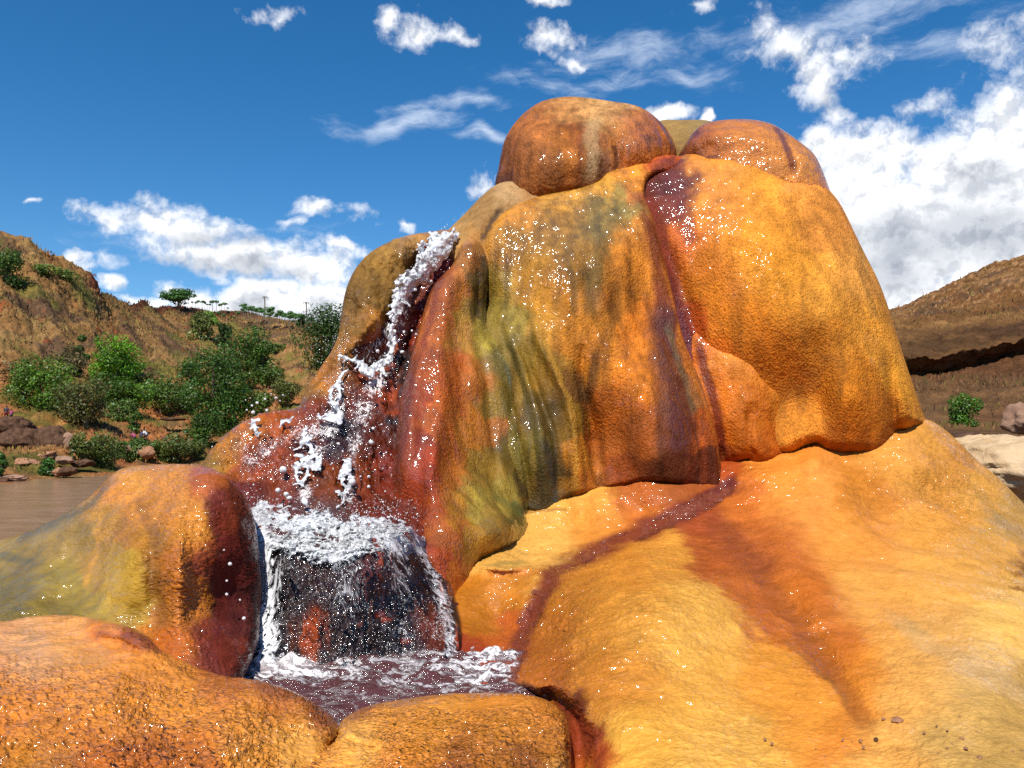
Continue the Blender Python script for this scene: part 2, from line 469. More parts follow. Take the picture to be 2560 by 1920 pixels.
    if streak[0]:
        # long streaks running down the face (horizontally tight, vertically long)
        sn = fbm(np.stack([Pu[:, 0] * streak[1], Pu[:, 1] * streak[1], Pu[:, 2] * streak[1] * .10], -1), 4, .6)
        C = C * np.clip(1 + streak[0] * sn, .2, 1.6)[:, None]
    for s_ in stains_and_shade:  # mineral and algae stains, plus shade painted into creases and recesses
        pts, w, col, st = s_[:4]
        if len(s_) > 4 and s_[4] == 'blob':
            dd = np.hypot((Xu + nzs[0] - pts[0]) / w[0], (Yu + nzs[1] - pts[1]) / w[1]); a = st * (1 - sstep(.55, 1.15, dd))
        else:
            pl = catmull(pts, closed=False); dd, par = seg_dist(Xu + nzs[0] * .42, Yu + nzs[1] * .3, pl, False)
            a = st * (1 - sstep(.25, 1.0, dd / w)) * np.minimum(1, np.minimum(par, 1 - par) * 7 + .0 + (1 if len(s_) > 4 and s_[4] == 'full' else 0))
        C = C * (1 - a[:, None]) + lin(col) * a[:, None]
    wv = np.full(Xu.shape, wet0)
    for (x, y, r, v) in wet:
        ry = r[1] if isinstance(r, tuple) else r; rx = r[0] if isinstance(r, tuple) else r
        w = np.exp(-(((Xu + nzs[0] - x) / rx) ** 2 + ((Yu + nzs[1] - y) / ry) ** 2)); wv = wv * (1 - w) + v * w
    lum_ = C.mean(-1, keepdims=True); C = np.clip((lum_ + (C - lum_) * 1.01) * alb * np.array([1.02, .935, .80]), .002, .9)
    tint = np.concatenate([C, C[inn]]); wv = np.concatenate([wv, wv[inn] * .5]); rugo = np.concatenate([rugv, rugv[inn]])
    o = make_mesh(name, V, [front, backf], mat, parent or mound, attrs={'tint': tint, 'wet': wv, 'rugged': rugo})
    if label: o['label'] = label
    LAYERS[name] = dict(ctrl=tps(ctrl))
    return o

M_dome = travertine('dry_dome_rock', 95, (1, 1, .5), .6, .008, rib=1.2)
M_face = travertine('wet_orange_flowstone', 105, (1, 1, .75), .7, .0080, rib=1.0)
M_green = travertine('olive_flowstone', 70, (1, 1, .35), .4, .007, rib=1.4)
M_ripple = travertine('rippled_travertine', 80, (.8, 1.5, 2.2), .6, .006, 2.8)
M_fore = travertine('pebbled_travertine', 70, (.8, 1.6, 1.6), 1.0, .009, 3.4)
M_apron = travertine('smooth_apron_travertine', 75, (.8, 1.4, 1.6), .8, .0065, 5.6)
M_casc = travertine('wet_red_rock', 90, (1, 1, .7), .6, .009, 2.0, rib=1.2)

# ---- small knoll behind the top
layer('rear_knoll', [(1580, 420), (1610, 330), (1650, 302), (1700, 300), (1760, 300), (1800, 312), (1860, 340), (1880, 420), (1740, 500)],
      [(1640, 330, 5.9), (1750, 320, 5.8), (1750, 430, 5.6), (1650, 430, 5.6)], 40, .25, .4,
      cols=[(1700, 320, 80, (150, 124, 76)), (1790, 320, 60, (130, 118, 84)), (1700, 380, 60, (120, 88, 48))], mat=M_dome, wet0=.05, rug0=.5)
# ---- dome
layer('dome', [(1238, 470), (1246, 420), (1262, 350), (1296, 297), (1345, 258), (1400, 243), (1455, 243), (1520, 252), (1590, 264), (1635, 290), (1668, 325), (1684, 355), (1692, 395), (1670, 450), (1560, 540), (1400, 560), (1260, 540)],
      [(1420, 400, 4.85), (1300, 350, 5.02), (1300, 500, 4.95), (1550, 330, 5.0), (1610, 400, 4.98), (1400, 270, 5.2), (1450, 520, 4.9), (1550, 460, 4.95)], 105, .38, .6,
      feats=[('l', [(1500, 290), (1535, 340), (1548, 400), (1540, 440)], 16, -.035), ('b', 1590, 370, 60, 70, 0, .05), ('l', [(1630, 290), (1660, 330), (1680, 380)], 10, -.02)],
      cols=[(1420, 250, 60, (196, 140, 82)), (1500, 262, 70, (206, 160, 104)), (1340, 300, 60, (176, 108, 54)), (1290, 400, 50, (146, 88, 44)), (1350, 470, 70, (150, 90, 40)), (1420, 400, 60, (180, 112, 42)),
            (1440, 330, 40, (160, 84, 30)), (1480, 430, 36, (138, 92, 60)), (1500, 470, 36, (120, 78, 50)), (1560, 330, 50, (190, 112, 36)), (1620, 350, 50, (196, 112, 34)), (1600, 420, 40, (190, 104, 28)), (1260, 450, 30, (86, 50, 40)), (1500, 340, 30, (120, 64, 40)), (1400, 520, 50, (104, 56, 26))],  # low left patch paints the shadow under the dome
      stains_and_shade=[([(1490, 280), (1478, 340), (1482, 400), (1470, 470)], 26, (190, 160, 120), .7), ([(1455, 300), (1450, 360), (1440, 450)], 12, (104, 48, 34), .5),
              ([(1530, 360), (1540, 400), (1532, 440)], 12, (64, 34, 18), .75), ([(1640, 292), (1668, 340), (1684, 390)], 8, MA, .7)],  # dark stroke along the fold puts its crease shade into the colour
      alb=.74, mat=M_dome, wet0=.25, rug0=1.0, wet=[(1600, 340, 60, 1.0), (1450, 250, 60, .1)], disp=(.02, 5, (1, 1, .6)), micro=(.003, 65, (1, 1, .6), 'peb'), streak=(.55, 12))
# ---- dry pale shoulder
layer('pale_shoulder', [(1085, 600), (1120, 574), (1160, 536), (1200, 494), (1240, 462), (1280, 453), (1325, 463), (1400, 480), (1500, 500), (1400, 600), (1260, 680), (1190, 700), (1120, 660)],
      [(1150, 570, 4.65), (1280, 480, 4.85), (1230, 540, 4.68), (1380, 500, 4.9), (1200, 640, 4.5), (1300, 600, 4.7)], 55, .24, .5,
      feats=[('l', [(1125, 590), (1165, 575), (1200, 570)], 5, -.012), ('l', [(1260, 520), (1225, 560), (1212, 600)], 14, -.02)],
      cols=[(1280, 470, 40, PT), (1200, 520, 50, TA), (1150, 560, 40, (204, 162, 104)), (1240, 545, 30, (170, 132, 84)), (1330, 480, 30, (196, 150, 100)), (1190, 590, 30, (206, 150, 84))],
      stains_and_shade=[([(1255, 515), (1232, 545), (1216, 580), (1206, 610)], 10, (70, 62, 58), .8)], alb=.6, mat=M_dome, wet0=.0, rug0=.55, disp=(.015, 6, (1, 1, 1)))
# ---- right crown lobe
layer('crown_lobe', [(1695, 400), (1708, 368), (1732, 332), (1765, 308), (1815, 299), (1870, 298), (1925, 308), (1965, 330), (2000, 355), (2035, 385), (2058, 430), (2080, 500), (2060, 560), (1950, 560), (1800, 480), (1720, 450)],
      [(1750, 380, 4.98), (1850, 340, 4.92), (1950, 400, 4.80), (2030, 470, 4.78), (1850, 440, 4.82), (1720, 420, 5.05)], 60, .25, .5,
      feats=[('l', [(1945, 320), (1975, 365), (1985, 410), (1975, 450)], 14, -.04), ('l', [(1720, 400), (1760, 372), (1790, 360)], 18, -.03), ('b', 1850, 340, 90, 40, 0, .04)],
      cols=[(1760, 350, 44, (176, 100, 36)), (1850, 320, 60, (212, 134, 52)), (1880, 370, 50, (206, 130, 46)), (1960, 370, 50, (210, 136, 52)), (2020, 420, 50, (220, 148, 60)), (1730, 385, 26, (86, 44, 24)), (1800, 370, 30, (190, 112, 34)), (2040, 480, 50, O)],
      stains_and_shade=[([(1935, 310), (1960, 350), (1980, 400), (1982, 440)], 12, (110, 46, 34), .7), ([(1700, 400), (1715, 360), (1750, 318)], 12, MA, .6), ([(1720, 398), (1770, 395), (1800, 384)], 8, (90, 34, 18), .7)],
      alb=.85, mat=M_face, wet0=.8, rug0=.8, micro=(.0028, 75, (1, 1, .8), 'peb'))
# ---- right flow face
layer('right_flow_face', [(1560, 470), (1620, 420), (1690, 392), (1755, 379), (1830, 378), (1892, 392), (1940, 420), (1972, 446), (2000, 442), (2050, 455), (2088, 492), (2112, 530), (2138, 585), (2165, 640), (2195, 700), (2218, 760), (2240, 830), (2262, 900), (2286, 970), (2306, 1030), (2316, 1058),
       (2300, 1066), (2262, 1076), (2244, 1080), (2236, 1100), (2218, 1130), (2190, 1147), (2140, 1143), (2085, 1139), (2055, 1130), (2040, 1118), (2015, 1124), (1975, 1146), (1900, 1150), (1820, 1180), (1760, 1180), (1700, 1150), (1600, 900), (1560, 650)],
      [(1640, 450, 4.9), (1700, 430, 4.9), (1850, 430, 4.78), (1700, 600, 4.62), (1600, 600, 4.72), (1900, 600, 4.42), (2060, 560, 4.6), (1740, 760, 4.5), (1850, 740, 4.34), (1870, 860, 4.30), (2050, 800, 4.22), (2180, 850, 4.35), (1800, 950, 4.42), (1900, 1000, 4.36), (1900, 1120, 4.32), (2010, 1000, 4.32), (2010, 1110, 4.26), (2130, 1000, 4.17), (2150, 1100, 4.23), (2280, 1000, 4.42), (1700, 950, 4.5), (1780, 1100, 4.45)], 42, .20, .8,
      feats=[('b', 2140, 960, 75, 190, 0, .05), ('b', 2262, 1000, 36, 100, -8, .06), ('l', [(2222, 880), (2232, 980), (2236, 1080)], 16, -.045),
             ('l', [(2040, 820), (2046, 940), (2055, 1120)], 34, -.025), ('b', 2000, 1090, 50, 60, 0, .03), ('l', [(1985, 470), (2010, 560), (2060, 700)], 22, -.03), ('l', [(2020, 520), (2080, 620), (2130, 760)], 18, .022),
             ('l', [(1650, 560), (1690, 680), (1730, 800), (1765, 920)], 26, -.05)],
      cols=[(1640, 450, 34, MA), (1700, 440, 50, (100, 40, 28)), (1760, 400, 40, (226, 150, 56)), (1850, 400, 50, (222, 148, 54)), (1690, 520, 36, (126, 52, 28)), (1720, 600, 40, (206, 108, 34)), (1800, 520, 60, (226, 144, 46)), (1780, 640, 50, (198, 116, 30)),
            (1850, 600, 70, (224, 146, 46)), (1930, 520, 60, (226, 150, 54)), (2010, 480, 50, (226, 150, 66)), (2060, 560, 50, (206, 136, 58)), (1950, 700, 80, (210, 140, 42)), (1830, 760, 60, (196, 118, 30)), (1920, 830, 60, (186, 110, 28)), (2050, 720, 60, (214, 148, 56)),
            (2130, 680, 50, (210, 146, 66)), (2060, 850, 60, (176, 112, 32)), (2180, 820, 50, (214, 146, 52)), (2100, 960, 50, (182, 112, 26)), (2170, 1040, 50, (190, 116, 32)), (2150, 1110, 50, (172, 98, 26)), (2270, 960, 40, (214, 148, 48)), (2230, 1050, 30, (170, 100, 26)), (2290, 1050, 26, (206, 140, 50)),
            (2010, 1040, 36, (204, 132, 46)), (2020, 950, 30, (176, 112, 40)), (1950, 900, 40, (200, 124, 36)), (1740, 800, 30, RO), (1780, 900, 40, (206, 110, 30)), (2080, 900, 26, (150, 96, 34))],
      stains_and_shade=[([(1612, 470), (1640, 560), (1668, 640), (1690, 730), (1716, 830), (1745, 910)], 34, (112, 38, 24), .9), ([(1650, 420), (1690, 460), (1710, 540), (1735, 620)], 30, (100, 40, 34), .55), ([(1650, 640), (1690, 760), (1730, 880), (1770, 1000)], 22, (90, 28, 34), .8),
              ([(2150, 600), (2160, 700), (2190, 800)], 14, (160, 118, 60), .5), ([(2090, 820), (2110, 900), (2100, 1000)], 12, (130, 84, 26), .5), ([(2005, 640), (2010, 760), (2020, 900)], 9, (146, 96, 34), .4)],
      alb=.92, mat=M_face, wet0=.12, rug0=.95, wet=[(1700, 470, (60, 110), 1.0), (1790, 520, (90, 130), .8), (1860, 700, 50, .5), (1980, 470, 40, .6), (1710, 800, (26, 200), 1.0)], rug=[(1780, 460, 80, .5)],
      disp=(.010, 4, (1, 1, .4)), micro=(.0030, 75, (1, 1, .8), 'peb'), streak=(.30, 9))
# ---- cheek below the right face
layer('flow_cheek', [(1740, 800), (1762, 818), (1800, 832), (1850, 852), (1900, 868), (1950, 866), (2000, 900), (2010, 980), (1985, 1060), (1976, 1120), (1972, 1148), (1945, 1160), (1912, 1171), (1880, 1160), (1872, 1150), (1848, 1162), (1821, 1164), (1812, 1180), (1790, 1160), (1700, 1000), (1690, 860)],
      [(1760, 850, 4.46), (1850, 900, 4.36), (1950, 900, 4.45), (1800, 1000, 4.32), (1890, 1000, 4.25), (1890, 1120, 4.20), (1965, 1060, 4.38), (1820, 1120, 4.3), (1720, 900, 4.5)], 46, .16, .5,
      feats=[('l', [(1875, 1000), (1872, 1080), (1874, 1150)], 12, -.02), ('b', 1840, 900, 60, 40, 20, .03)],
      cols=[(1760, 850, 40, (214, 122, 44)), (1830, 890, 50, (220, 140, 56)), (1900, 910, 40, (212, 132, 48)), (1800, 970, 40, (212, 120, 34)), (1880, 1000, 50, (196, 112, 30)), (1850, 1080, 40, (190, 104, 26)), (1920, 1120, 40, (176, 94, 22)), (1960, 1000, 40, (206, 132, 44)), (1790, 1080, 26, (170, 82, 22)), (1830, 1140, 20, (150, 74, 20))],
      stains_and_shade=[([(1742, 830), (1760, 920), (1788, 1010), (1806, 1100), (1814, 1170)], 20, (96, 26, 24), .85)],  # maroon runnel colour that also paints the narrow crease shadow
      mat=M_face, wet0=.35, rug0=.7, wet=[(1770, 900, (30, 120), 1.0)], micro=(.0022, 80, (1, 1, .8), 'peb'), streak=(.25, 10))
# ---- green and brown curtain on the left of the crease
layer('left_curtain', [(1190, 720), (1196, 650), (1206, 606), (1218, 575), (1240, 548), (1270, 524), (1300, 507), (1350, 490), (1400, 480), (1450, 470), (1496, 452), (1520, 428), (1560, 410), (1600, 398), (1650, 388), (1690, 389), (1712, 400), (1690, 425), (1640, 436), (1618, 452), (1612, 490), (1632, 545), (1652, 612), (1674, 700), (1692, 780), (1710, 850), (1737, 918), (1762, 985), (1788, 1070), (1802, 1160), (1801, 1222), (1790, 1233), (1760, 1224), (1700, 1213), (1640, 1208), (1600, 1214), (1550, 1224), (1503, 1234), (1450, 1244), (1410, 1256), (1404, 1276), (1370, 1287), (1320, 1284), (1280, 1240), (1220, 1100), (1180, 950), (1176, 820)],
      [(1240, 620, 4.5), (1220, 760, 4.5), (1400, 530, 4.65), (1550, 445, 4.85), (1660, 405, 4.95), (1600, 500, 4.72), (1450, 650, 4.34), (1260, 800, 4.34), (1600, 750, 4.4), (1350, 820, 4.2), (1300, 1000, 4.12), (1400, 1120, 3.98), (1480, 1100, 4.12), (1600, 1000, 4.05), (1650, 1150, 3.97), (1720, 950, 4.25), (1560, 1190, 4.05), (1360, 1250, 3.98), (1760, 1180, 4.12)], 20, .09, .9,
      feats=[('l', [(1452, 860), (1455, 960), (1478, 1060), (1500, 1230)], 22, -.06), ('l', [(1326, 760), (1350, 860), (1400, 960), (1440, 1100), (1450, 1240)], 16, .035), ('l', [(1250, 780), (1300, 900), (1345, 1050), (1370, 1270)], 14, .03),
             ('l', [(1300, 860), (1345, 980), (1385, 1100), (1400, 1250)], 12, -.03), ('l', [(1235, 860), (1275, 1000), (1310, 1150), (1330, 1270)], 12, -.03), ('b', 1250, 720, 40, 60, 0, .04), ('l', [(1230, 560), (1255, 640), (1245, 740)], 20, .02),
             ('b', 1580, 620, 60, 120, 10, .03), ('l', [(1500, 560), (1530, 700), (1540, 820)], 26, -.03), ('b', 1400, 560, 90, 50, -15, .03), ('b', 1640, 980, 70, 200, -14, .05)],
      cols=[(1250, 590, 36, (196, 140, 46)), (1300, 530, 40, (212, 146, 52)), (1400, 500, 40, (206, 150, 56)), (1500, 470, 34, (214, 156, 56)), (1580, 425, 34, (226, 146, 48)), (1650, 400, 30, (200, 90, 34)), (1400, 580, 60, (160, 118, 46)), (1320, 620, 50, (160, 116, 40)), (1500, 560, 50, (132, 112, 54)), (1480, 660, 44, (140, 104, 44)), (1560, 520, 36, (150, 134, 66)),
            (1590, 500, 24, (190, 104, 44)), (1400, 700, 50, (180, 124, 38)), (1320, 720, 40, (176, 126, 40)), (1250, 720, 36, (176, 146, 60)), (1570, 640, 60, (214, 136, 44)), (1540, 740, 50, (160, 100, 30)), (1610, 800, 40, (206, 120, 34)), (1440, 800, 50, (184, 120, 34)), (1370, 800, 34, (190, 138, 50)), (1280, 800, 40, (146, 128, 56)),
            (1250, 860, 40, (128, 112, 58)), (1320, 900, 36, (128, 104, 36)), (1380, 930, 36, (140, 104, 34)), (1440, 960, 26, (96, 64, 24)), (1500, 900, 44, (196, 124, 36)), (1580, 920, 50, (200, 118, 32)), (1540, 1010, 40, (176, 96, 22)), (1300, 1000, 40, (120, 96, 34)), (1360, 1050, 36, (92, 74, 26)), (1420, 1060, 26, (130, 98, 30)), (1450, 1150, 30, (190, 130, 40)), (1390, 1170, 30, (64, 56, 28)), (1320, 1120, 36, (112, 98, 36)),
            (1300, 1220, 30, (104, 84, 30)), (1370, 1250, 30, (66, 60, 34)), (1430, 1220, 22, (140, 100, 32)), (1520, 1120, 36, (160, 88, 26)), (1540, 1190, 40, (136, 66, 18)), (1610, 1090, 40, (150, 82, 30)), (1640, 1180, 50, (92, 46, 20)), (1750, 1190, 34, (104, 46, 22)), (1740, 1080, 24, (190, 96, 34)), (1700, 1000, 24, (170, 110, 60)), (1480, 1200, 30, (180, 108, 30))],
      stains_and_shade=[([(1612, 520), (1630, 600), (1648, 690), (1660, 780), (1675, 860)], 30, (112, 44, 26), .85), ([(1652, 740), (1668, 860), (1688, 960), (1700, 1060), (1694, 1170)], 54, (82, 34, 22), .92), ([(1668, 800), (1690, 880), (1715, 960), (1740, 1040)], 13, (104, 100, 76), .6),
              ([(1655, 640), (1680, 740), (1700, 840), (1735, 930), (1765, 1020), (1790, 1110), (1797, 1190)], 9, (206, 128, 46), .85), ([(1640, 860), (1650, 1000), (1660, 1140)], 26, (104, 56, 34), .5), ([(1640, 440), (1660, 410), (1690, 396)], 18, (92, 34, 34), .7),
              ([(1480, 540), (1500, 620), (1480, 720), (1470, 800)], 30, (92, 84, 48), .55), ([(1420, 600), (1430, 700), (1440, 800)], 12, (80, 70, 30), .5), ([(1490, 880), (1480, 960), (1460, 1040)], 18, (64, 44, 18), .6), ([(1260, 820), (1310, 960), (1350, 1120), (1380, 1270)], 15, (72, 72, 40), .7), ([(1210, 820), (1260, 960), (1290, 1100), (1320, 1250)], 14, (92, 88, 34), .6), ([(1330, 780), (1380, 900), (1420, 1000), (1440, 1120), (1440, 1240)], 9, (186, 142, 56), .7),
              ([(1360, 1090), (1380, 1180), (1390, 1270)], 14, (50, 58, 50), .7), ([(1220, 660), (1216, 720), (1222, 780)], 12, (120, 110, 50), .5), ([(1208, 600), (1214, 578), (1230, 556)], 9, (70, 62, 50), .7), ([(1540, 700), (1530, 800), (1500, 880)], 22, (120, 78, 24), .55)],
      alb=.80, mat=M_face, wet0=.5, rug0=.85, wet=[(1400, 1050, 260, .2), (1350, 800, (160, 90), .4), (1560, 750, (50, 200), .1), (1250, 700, 50, 1), (1430, 540, (150, 70), 1.0), (1230, 640, 40, 1), (1665, 880, (40, 130), 1.0), (1300, 1100, 150, .5), (1560, 900, 60, .5)], rug=[(1350, 1000, (80, 200), .45), (1520, 960, (60, 160), 1.0), (1260, 850, 60, .3), (1640, 1150, 80, .6)],
      disp=(.018, 5, (1, 1, .3)), micro=(.0030, 75, (1, 1, .6), 'peb'), streak=(.55, 14))
# ---- cascade bed with its left flank
layer('cascade_bed', [(1165, 585), (1140, 574), (1112, 574), (1070, 580), (1030, 586), (975, 603), (925, 632), (890, 670), (868, 715), (855, 770), (847, 830), (830, 875), (800, 920), (775, 960), (757, 990), (747, 1015), (725, 1024), (690, 1027), (650, 1036), (605, 1056), (565, 1085), (532, 1120), (508, 1156), (496, 1200), (500, 1350), (520, 1720), (700, 1760), (1000, 1760), (1150, 1740), (1220, 1500), (1240, 1200), (1240, 900), (1235, 700), (1210, 610)],
      [(1130, 590, 4.6), (1085, 640, 4.5), (1000, 630, 4.38), (920, 690, 4.32), (1200, 640, 4.65), (1200, 800, 4.5), (1050, 760, 4.45), (1000, 780, 4.3), (880, 800, 4.2), (1010, 900, 4.2), (940, 900, 4.2), (900, 880, 4.12), (820, 930, 4.05), (1030, 1000, 4.05), (880, 1000, 3.95), (760, 1060, 3.8), (950, 1150, 3.72), (800, 1150, 3.6), (650, 1100, 3.65), (560, 1160, 3.6), (950, 1235, 3.5), (700, 1235, 3.42), (600, 1240, 3.35), (800, 1290, 3.12), (700, 1350, 2.86), (800, 1376, 2.8), (930, 1366, 2.9), (1010, 1340, 3.15), (640, 1320, 3.0), (800, 1450, 2.7), (640, 1450, 2.84), (650, 1550, 2.72), (1000, 1500, 2.84), (1050, 1430, 3.08), (800, 1600, 2.60), (800, 1680, 2.54), (1000, 1680, 2.62), (600, 1660, 2.55), (1090, 1600, 2.7), (1200, 1400, 3.6)], 34, .16, 1.0,
      feats=[('b', 940, 740, 60, 90, 30, .08), ('l', [(1125, 600), (1075, 660), (1030, 740), (985, 830), (940, 900)], 34, -.09, .5), ('l', [(1050, 760), (1010, 860), (985, 960), (970, 1060)], 22, -.06),
             ('b', 935, 820, 40, 60, 20, .06), ('l', [(940, 790), (900, 840), (850, 900)], 12, .03), ('b', 870, 930, 50, 60, 0, .03), ('l', [(860, 1150), (845, 1220)], 10, -.04), ('b', 740, 1130, 80, 60, 0, .05), ('l', [(940, 1110), (936, 1180), (940, 1240)], 10, -.04),
             ('b', 780, 1540, 60, 90, 0, .05), ('b', 950, 1560, 60, 60, 0, .05), ('b', 700, 1450, 50, 60, 0, .03), ('b', 900, 1440, 60, 50, 0, .04)],
      cols=[(1040, 600, 36, (200, 150, 80)), (960, 640, 50, (170, 130, 62)), (890, 720, 50, (136, 104, 50)), (960, 730, 40, (140, 104, 40)), (870, 800, 40, (150, 112, 56)), (1020, 660, 20, (150, 106, 30)), (930, 800, 28, (196, 134, 52)), (860, 880, 30, (176, 120, 54)), (800, 940, 40, (190, 126, 54)), (765, 990, 30, (150, 112, 62)), (830, 950, 20, (196, 120, 40)),
            (1080, 640, 24, (140, 34, 26)), (1050, 720, 24, (120, 50, 34)), (1000, 800, 26, (160, 70, 30)), (1040, 830, 20, (150, 48, 14)), (940, 880, 26, (180, 90, 50)), (960, 960, 34, (170, 74, 34)), (900, 900, 26, (160, 70, 34)), (1030, 950, 34, (40, 26, 32)), (1060, 1020, 40, (112, 30, 16)), (1010, 1050, 30, (56, 24, 26)), (900, 1020, 30, (110, 44, 30)), (860, 980, 26, (120, 64, 30)),
            (780, 1040, 34, (150, 64, 22)), (700, 1050, 40, (186, 92, 28)), (620, 1080, 40, (200, 120, 34)), (560, 1120, 40, (196, 130, 40)), (520, 1160, 30, (170, 130, 50)), (840, 1070, 40, (50, 30, 38)), (760, 1100, 34, (100, 40, 28)), (660, 1140, 40, (160, 70, 28)), (600, 1180, 30, (170, 84, 28)), (720, 1200, 40, (150, 66, 22)), (800, 1220, 40, (136, 64, 22)), (900, 1200, 40, (136, 60, 18)), (980, 1180, 40, (130, 40, 14)), (960, 1100, 30, (96, 34, 16)),
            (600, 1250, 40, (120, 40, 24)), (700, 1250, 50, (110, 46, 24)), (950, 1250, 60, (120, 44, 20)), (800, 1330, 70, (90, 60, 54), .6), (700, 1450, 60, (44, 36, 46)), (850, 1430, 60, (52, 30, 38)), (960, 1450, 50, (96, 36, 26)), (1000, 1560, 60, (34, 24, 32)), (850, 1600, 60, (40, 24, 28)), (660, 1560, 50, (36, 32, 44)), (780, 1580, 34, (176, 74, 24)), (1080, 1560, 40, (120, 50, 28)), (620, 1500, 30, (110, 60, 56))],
      stains_and_shade=[((1150, 592), (24, 15), (14, 8, 8), 1.0, 'blob'), ([(1040, 690), (1000, 760), (965, 830), (930, 870)], 16, (92, 24, 20), .8), ([(1110, 660), (1070, 740), (1030, 810)], 14, (150, 24, 16), .7), ((1018, 965), (26, 44), (28, 22, 32), .85, 'blob'), ((1024, 962), (10, 20), (110, 44, 24), .8, 'blob'), ([(1060, 800), (1040, 830), (1010, 850)], 14, (28, 22, 36), .8),  # first blob is the darkness inside the spout, painted on the rock
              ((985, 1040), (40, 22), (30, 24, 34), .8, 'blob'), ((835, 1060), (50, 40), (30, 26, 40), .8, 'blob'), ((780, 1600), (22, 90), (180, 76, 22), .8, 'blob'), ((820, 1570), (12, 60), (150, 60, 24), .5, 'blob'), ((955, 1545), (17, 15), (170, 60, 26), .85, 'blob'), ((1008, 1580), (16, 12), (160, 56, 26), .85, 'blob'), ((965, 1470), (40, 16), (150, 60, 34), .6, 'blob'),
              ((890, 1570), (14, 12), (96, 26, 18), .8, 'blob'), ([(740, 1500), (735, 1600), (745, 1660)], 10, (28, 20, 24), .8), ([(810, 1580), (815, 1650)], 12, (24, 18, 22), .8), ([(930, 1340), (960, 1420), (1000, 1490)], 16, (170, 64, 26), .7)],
      alb=.62, mat=M_casc, wet0=.62, rug0=.55, wet=[(930, 680, 90, .12), (870, 850, 50, .05), (780, 970, 40, .1), (1020, 620, 40, .8)], rug=[(950, 700, 100, .5), (800, 1500, (220, 140), 1.0), (560, 1130, 60, .9)],
      disp=(.03, 7, (1, 1, .6)), micro=(.016, 26, (1, 1, .7), 'peb'), streak=(.35, 12))
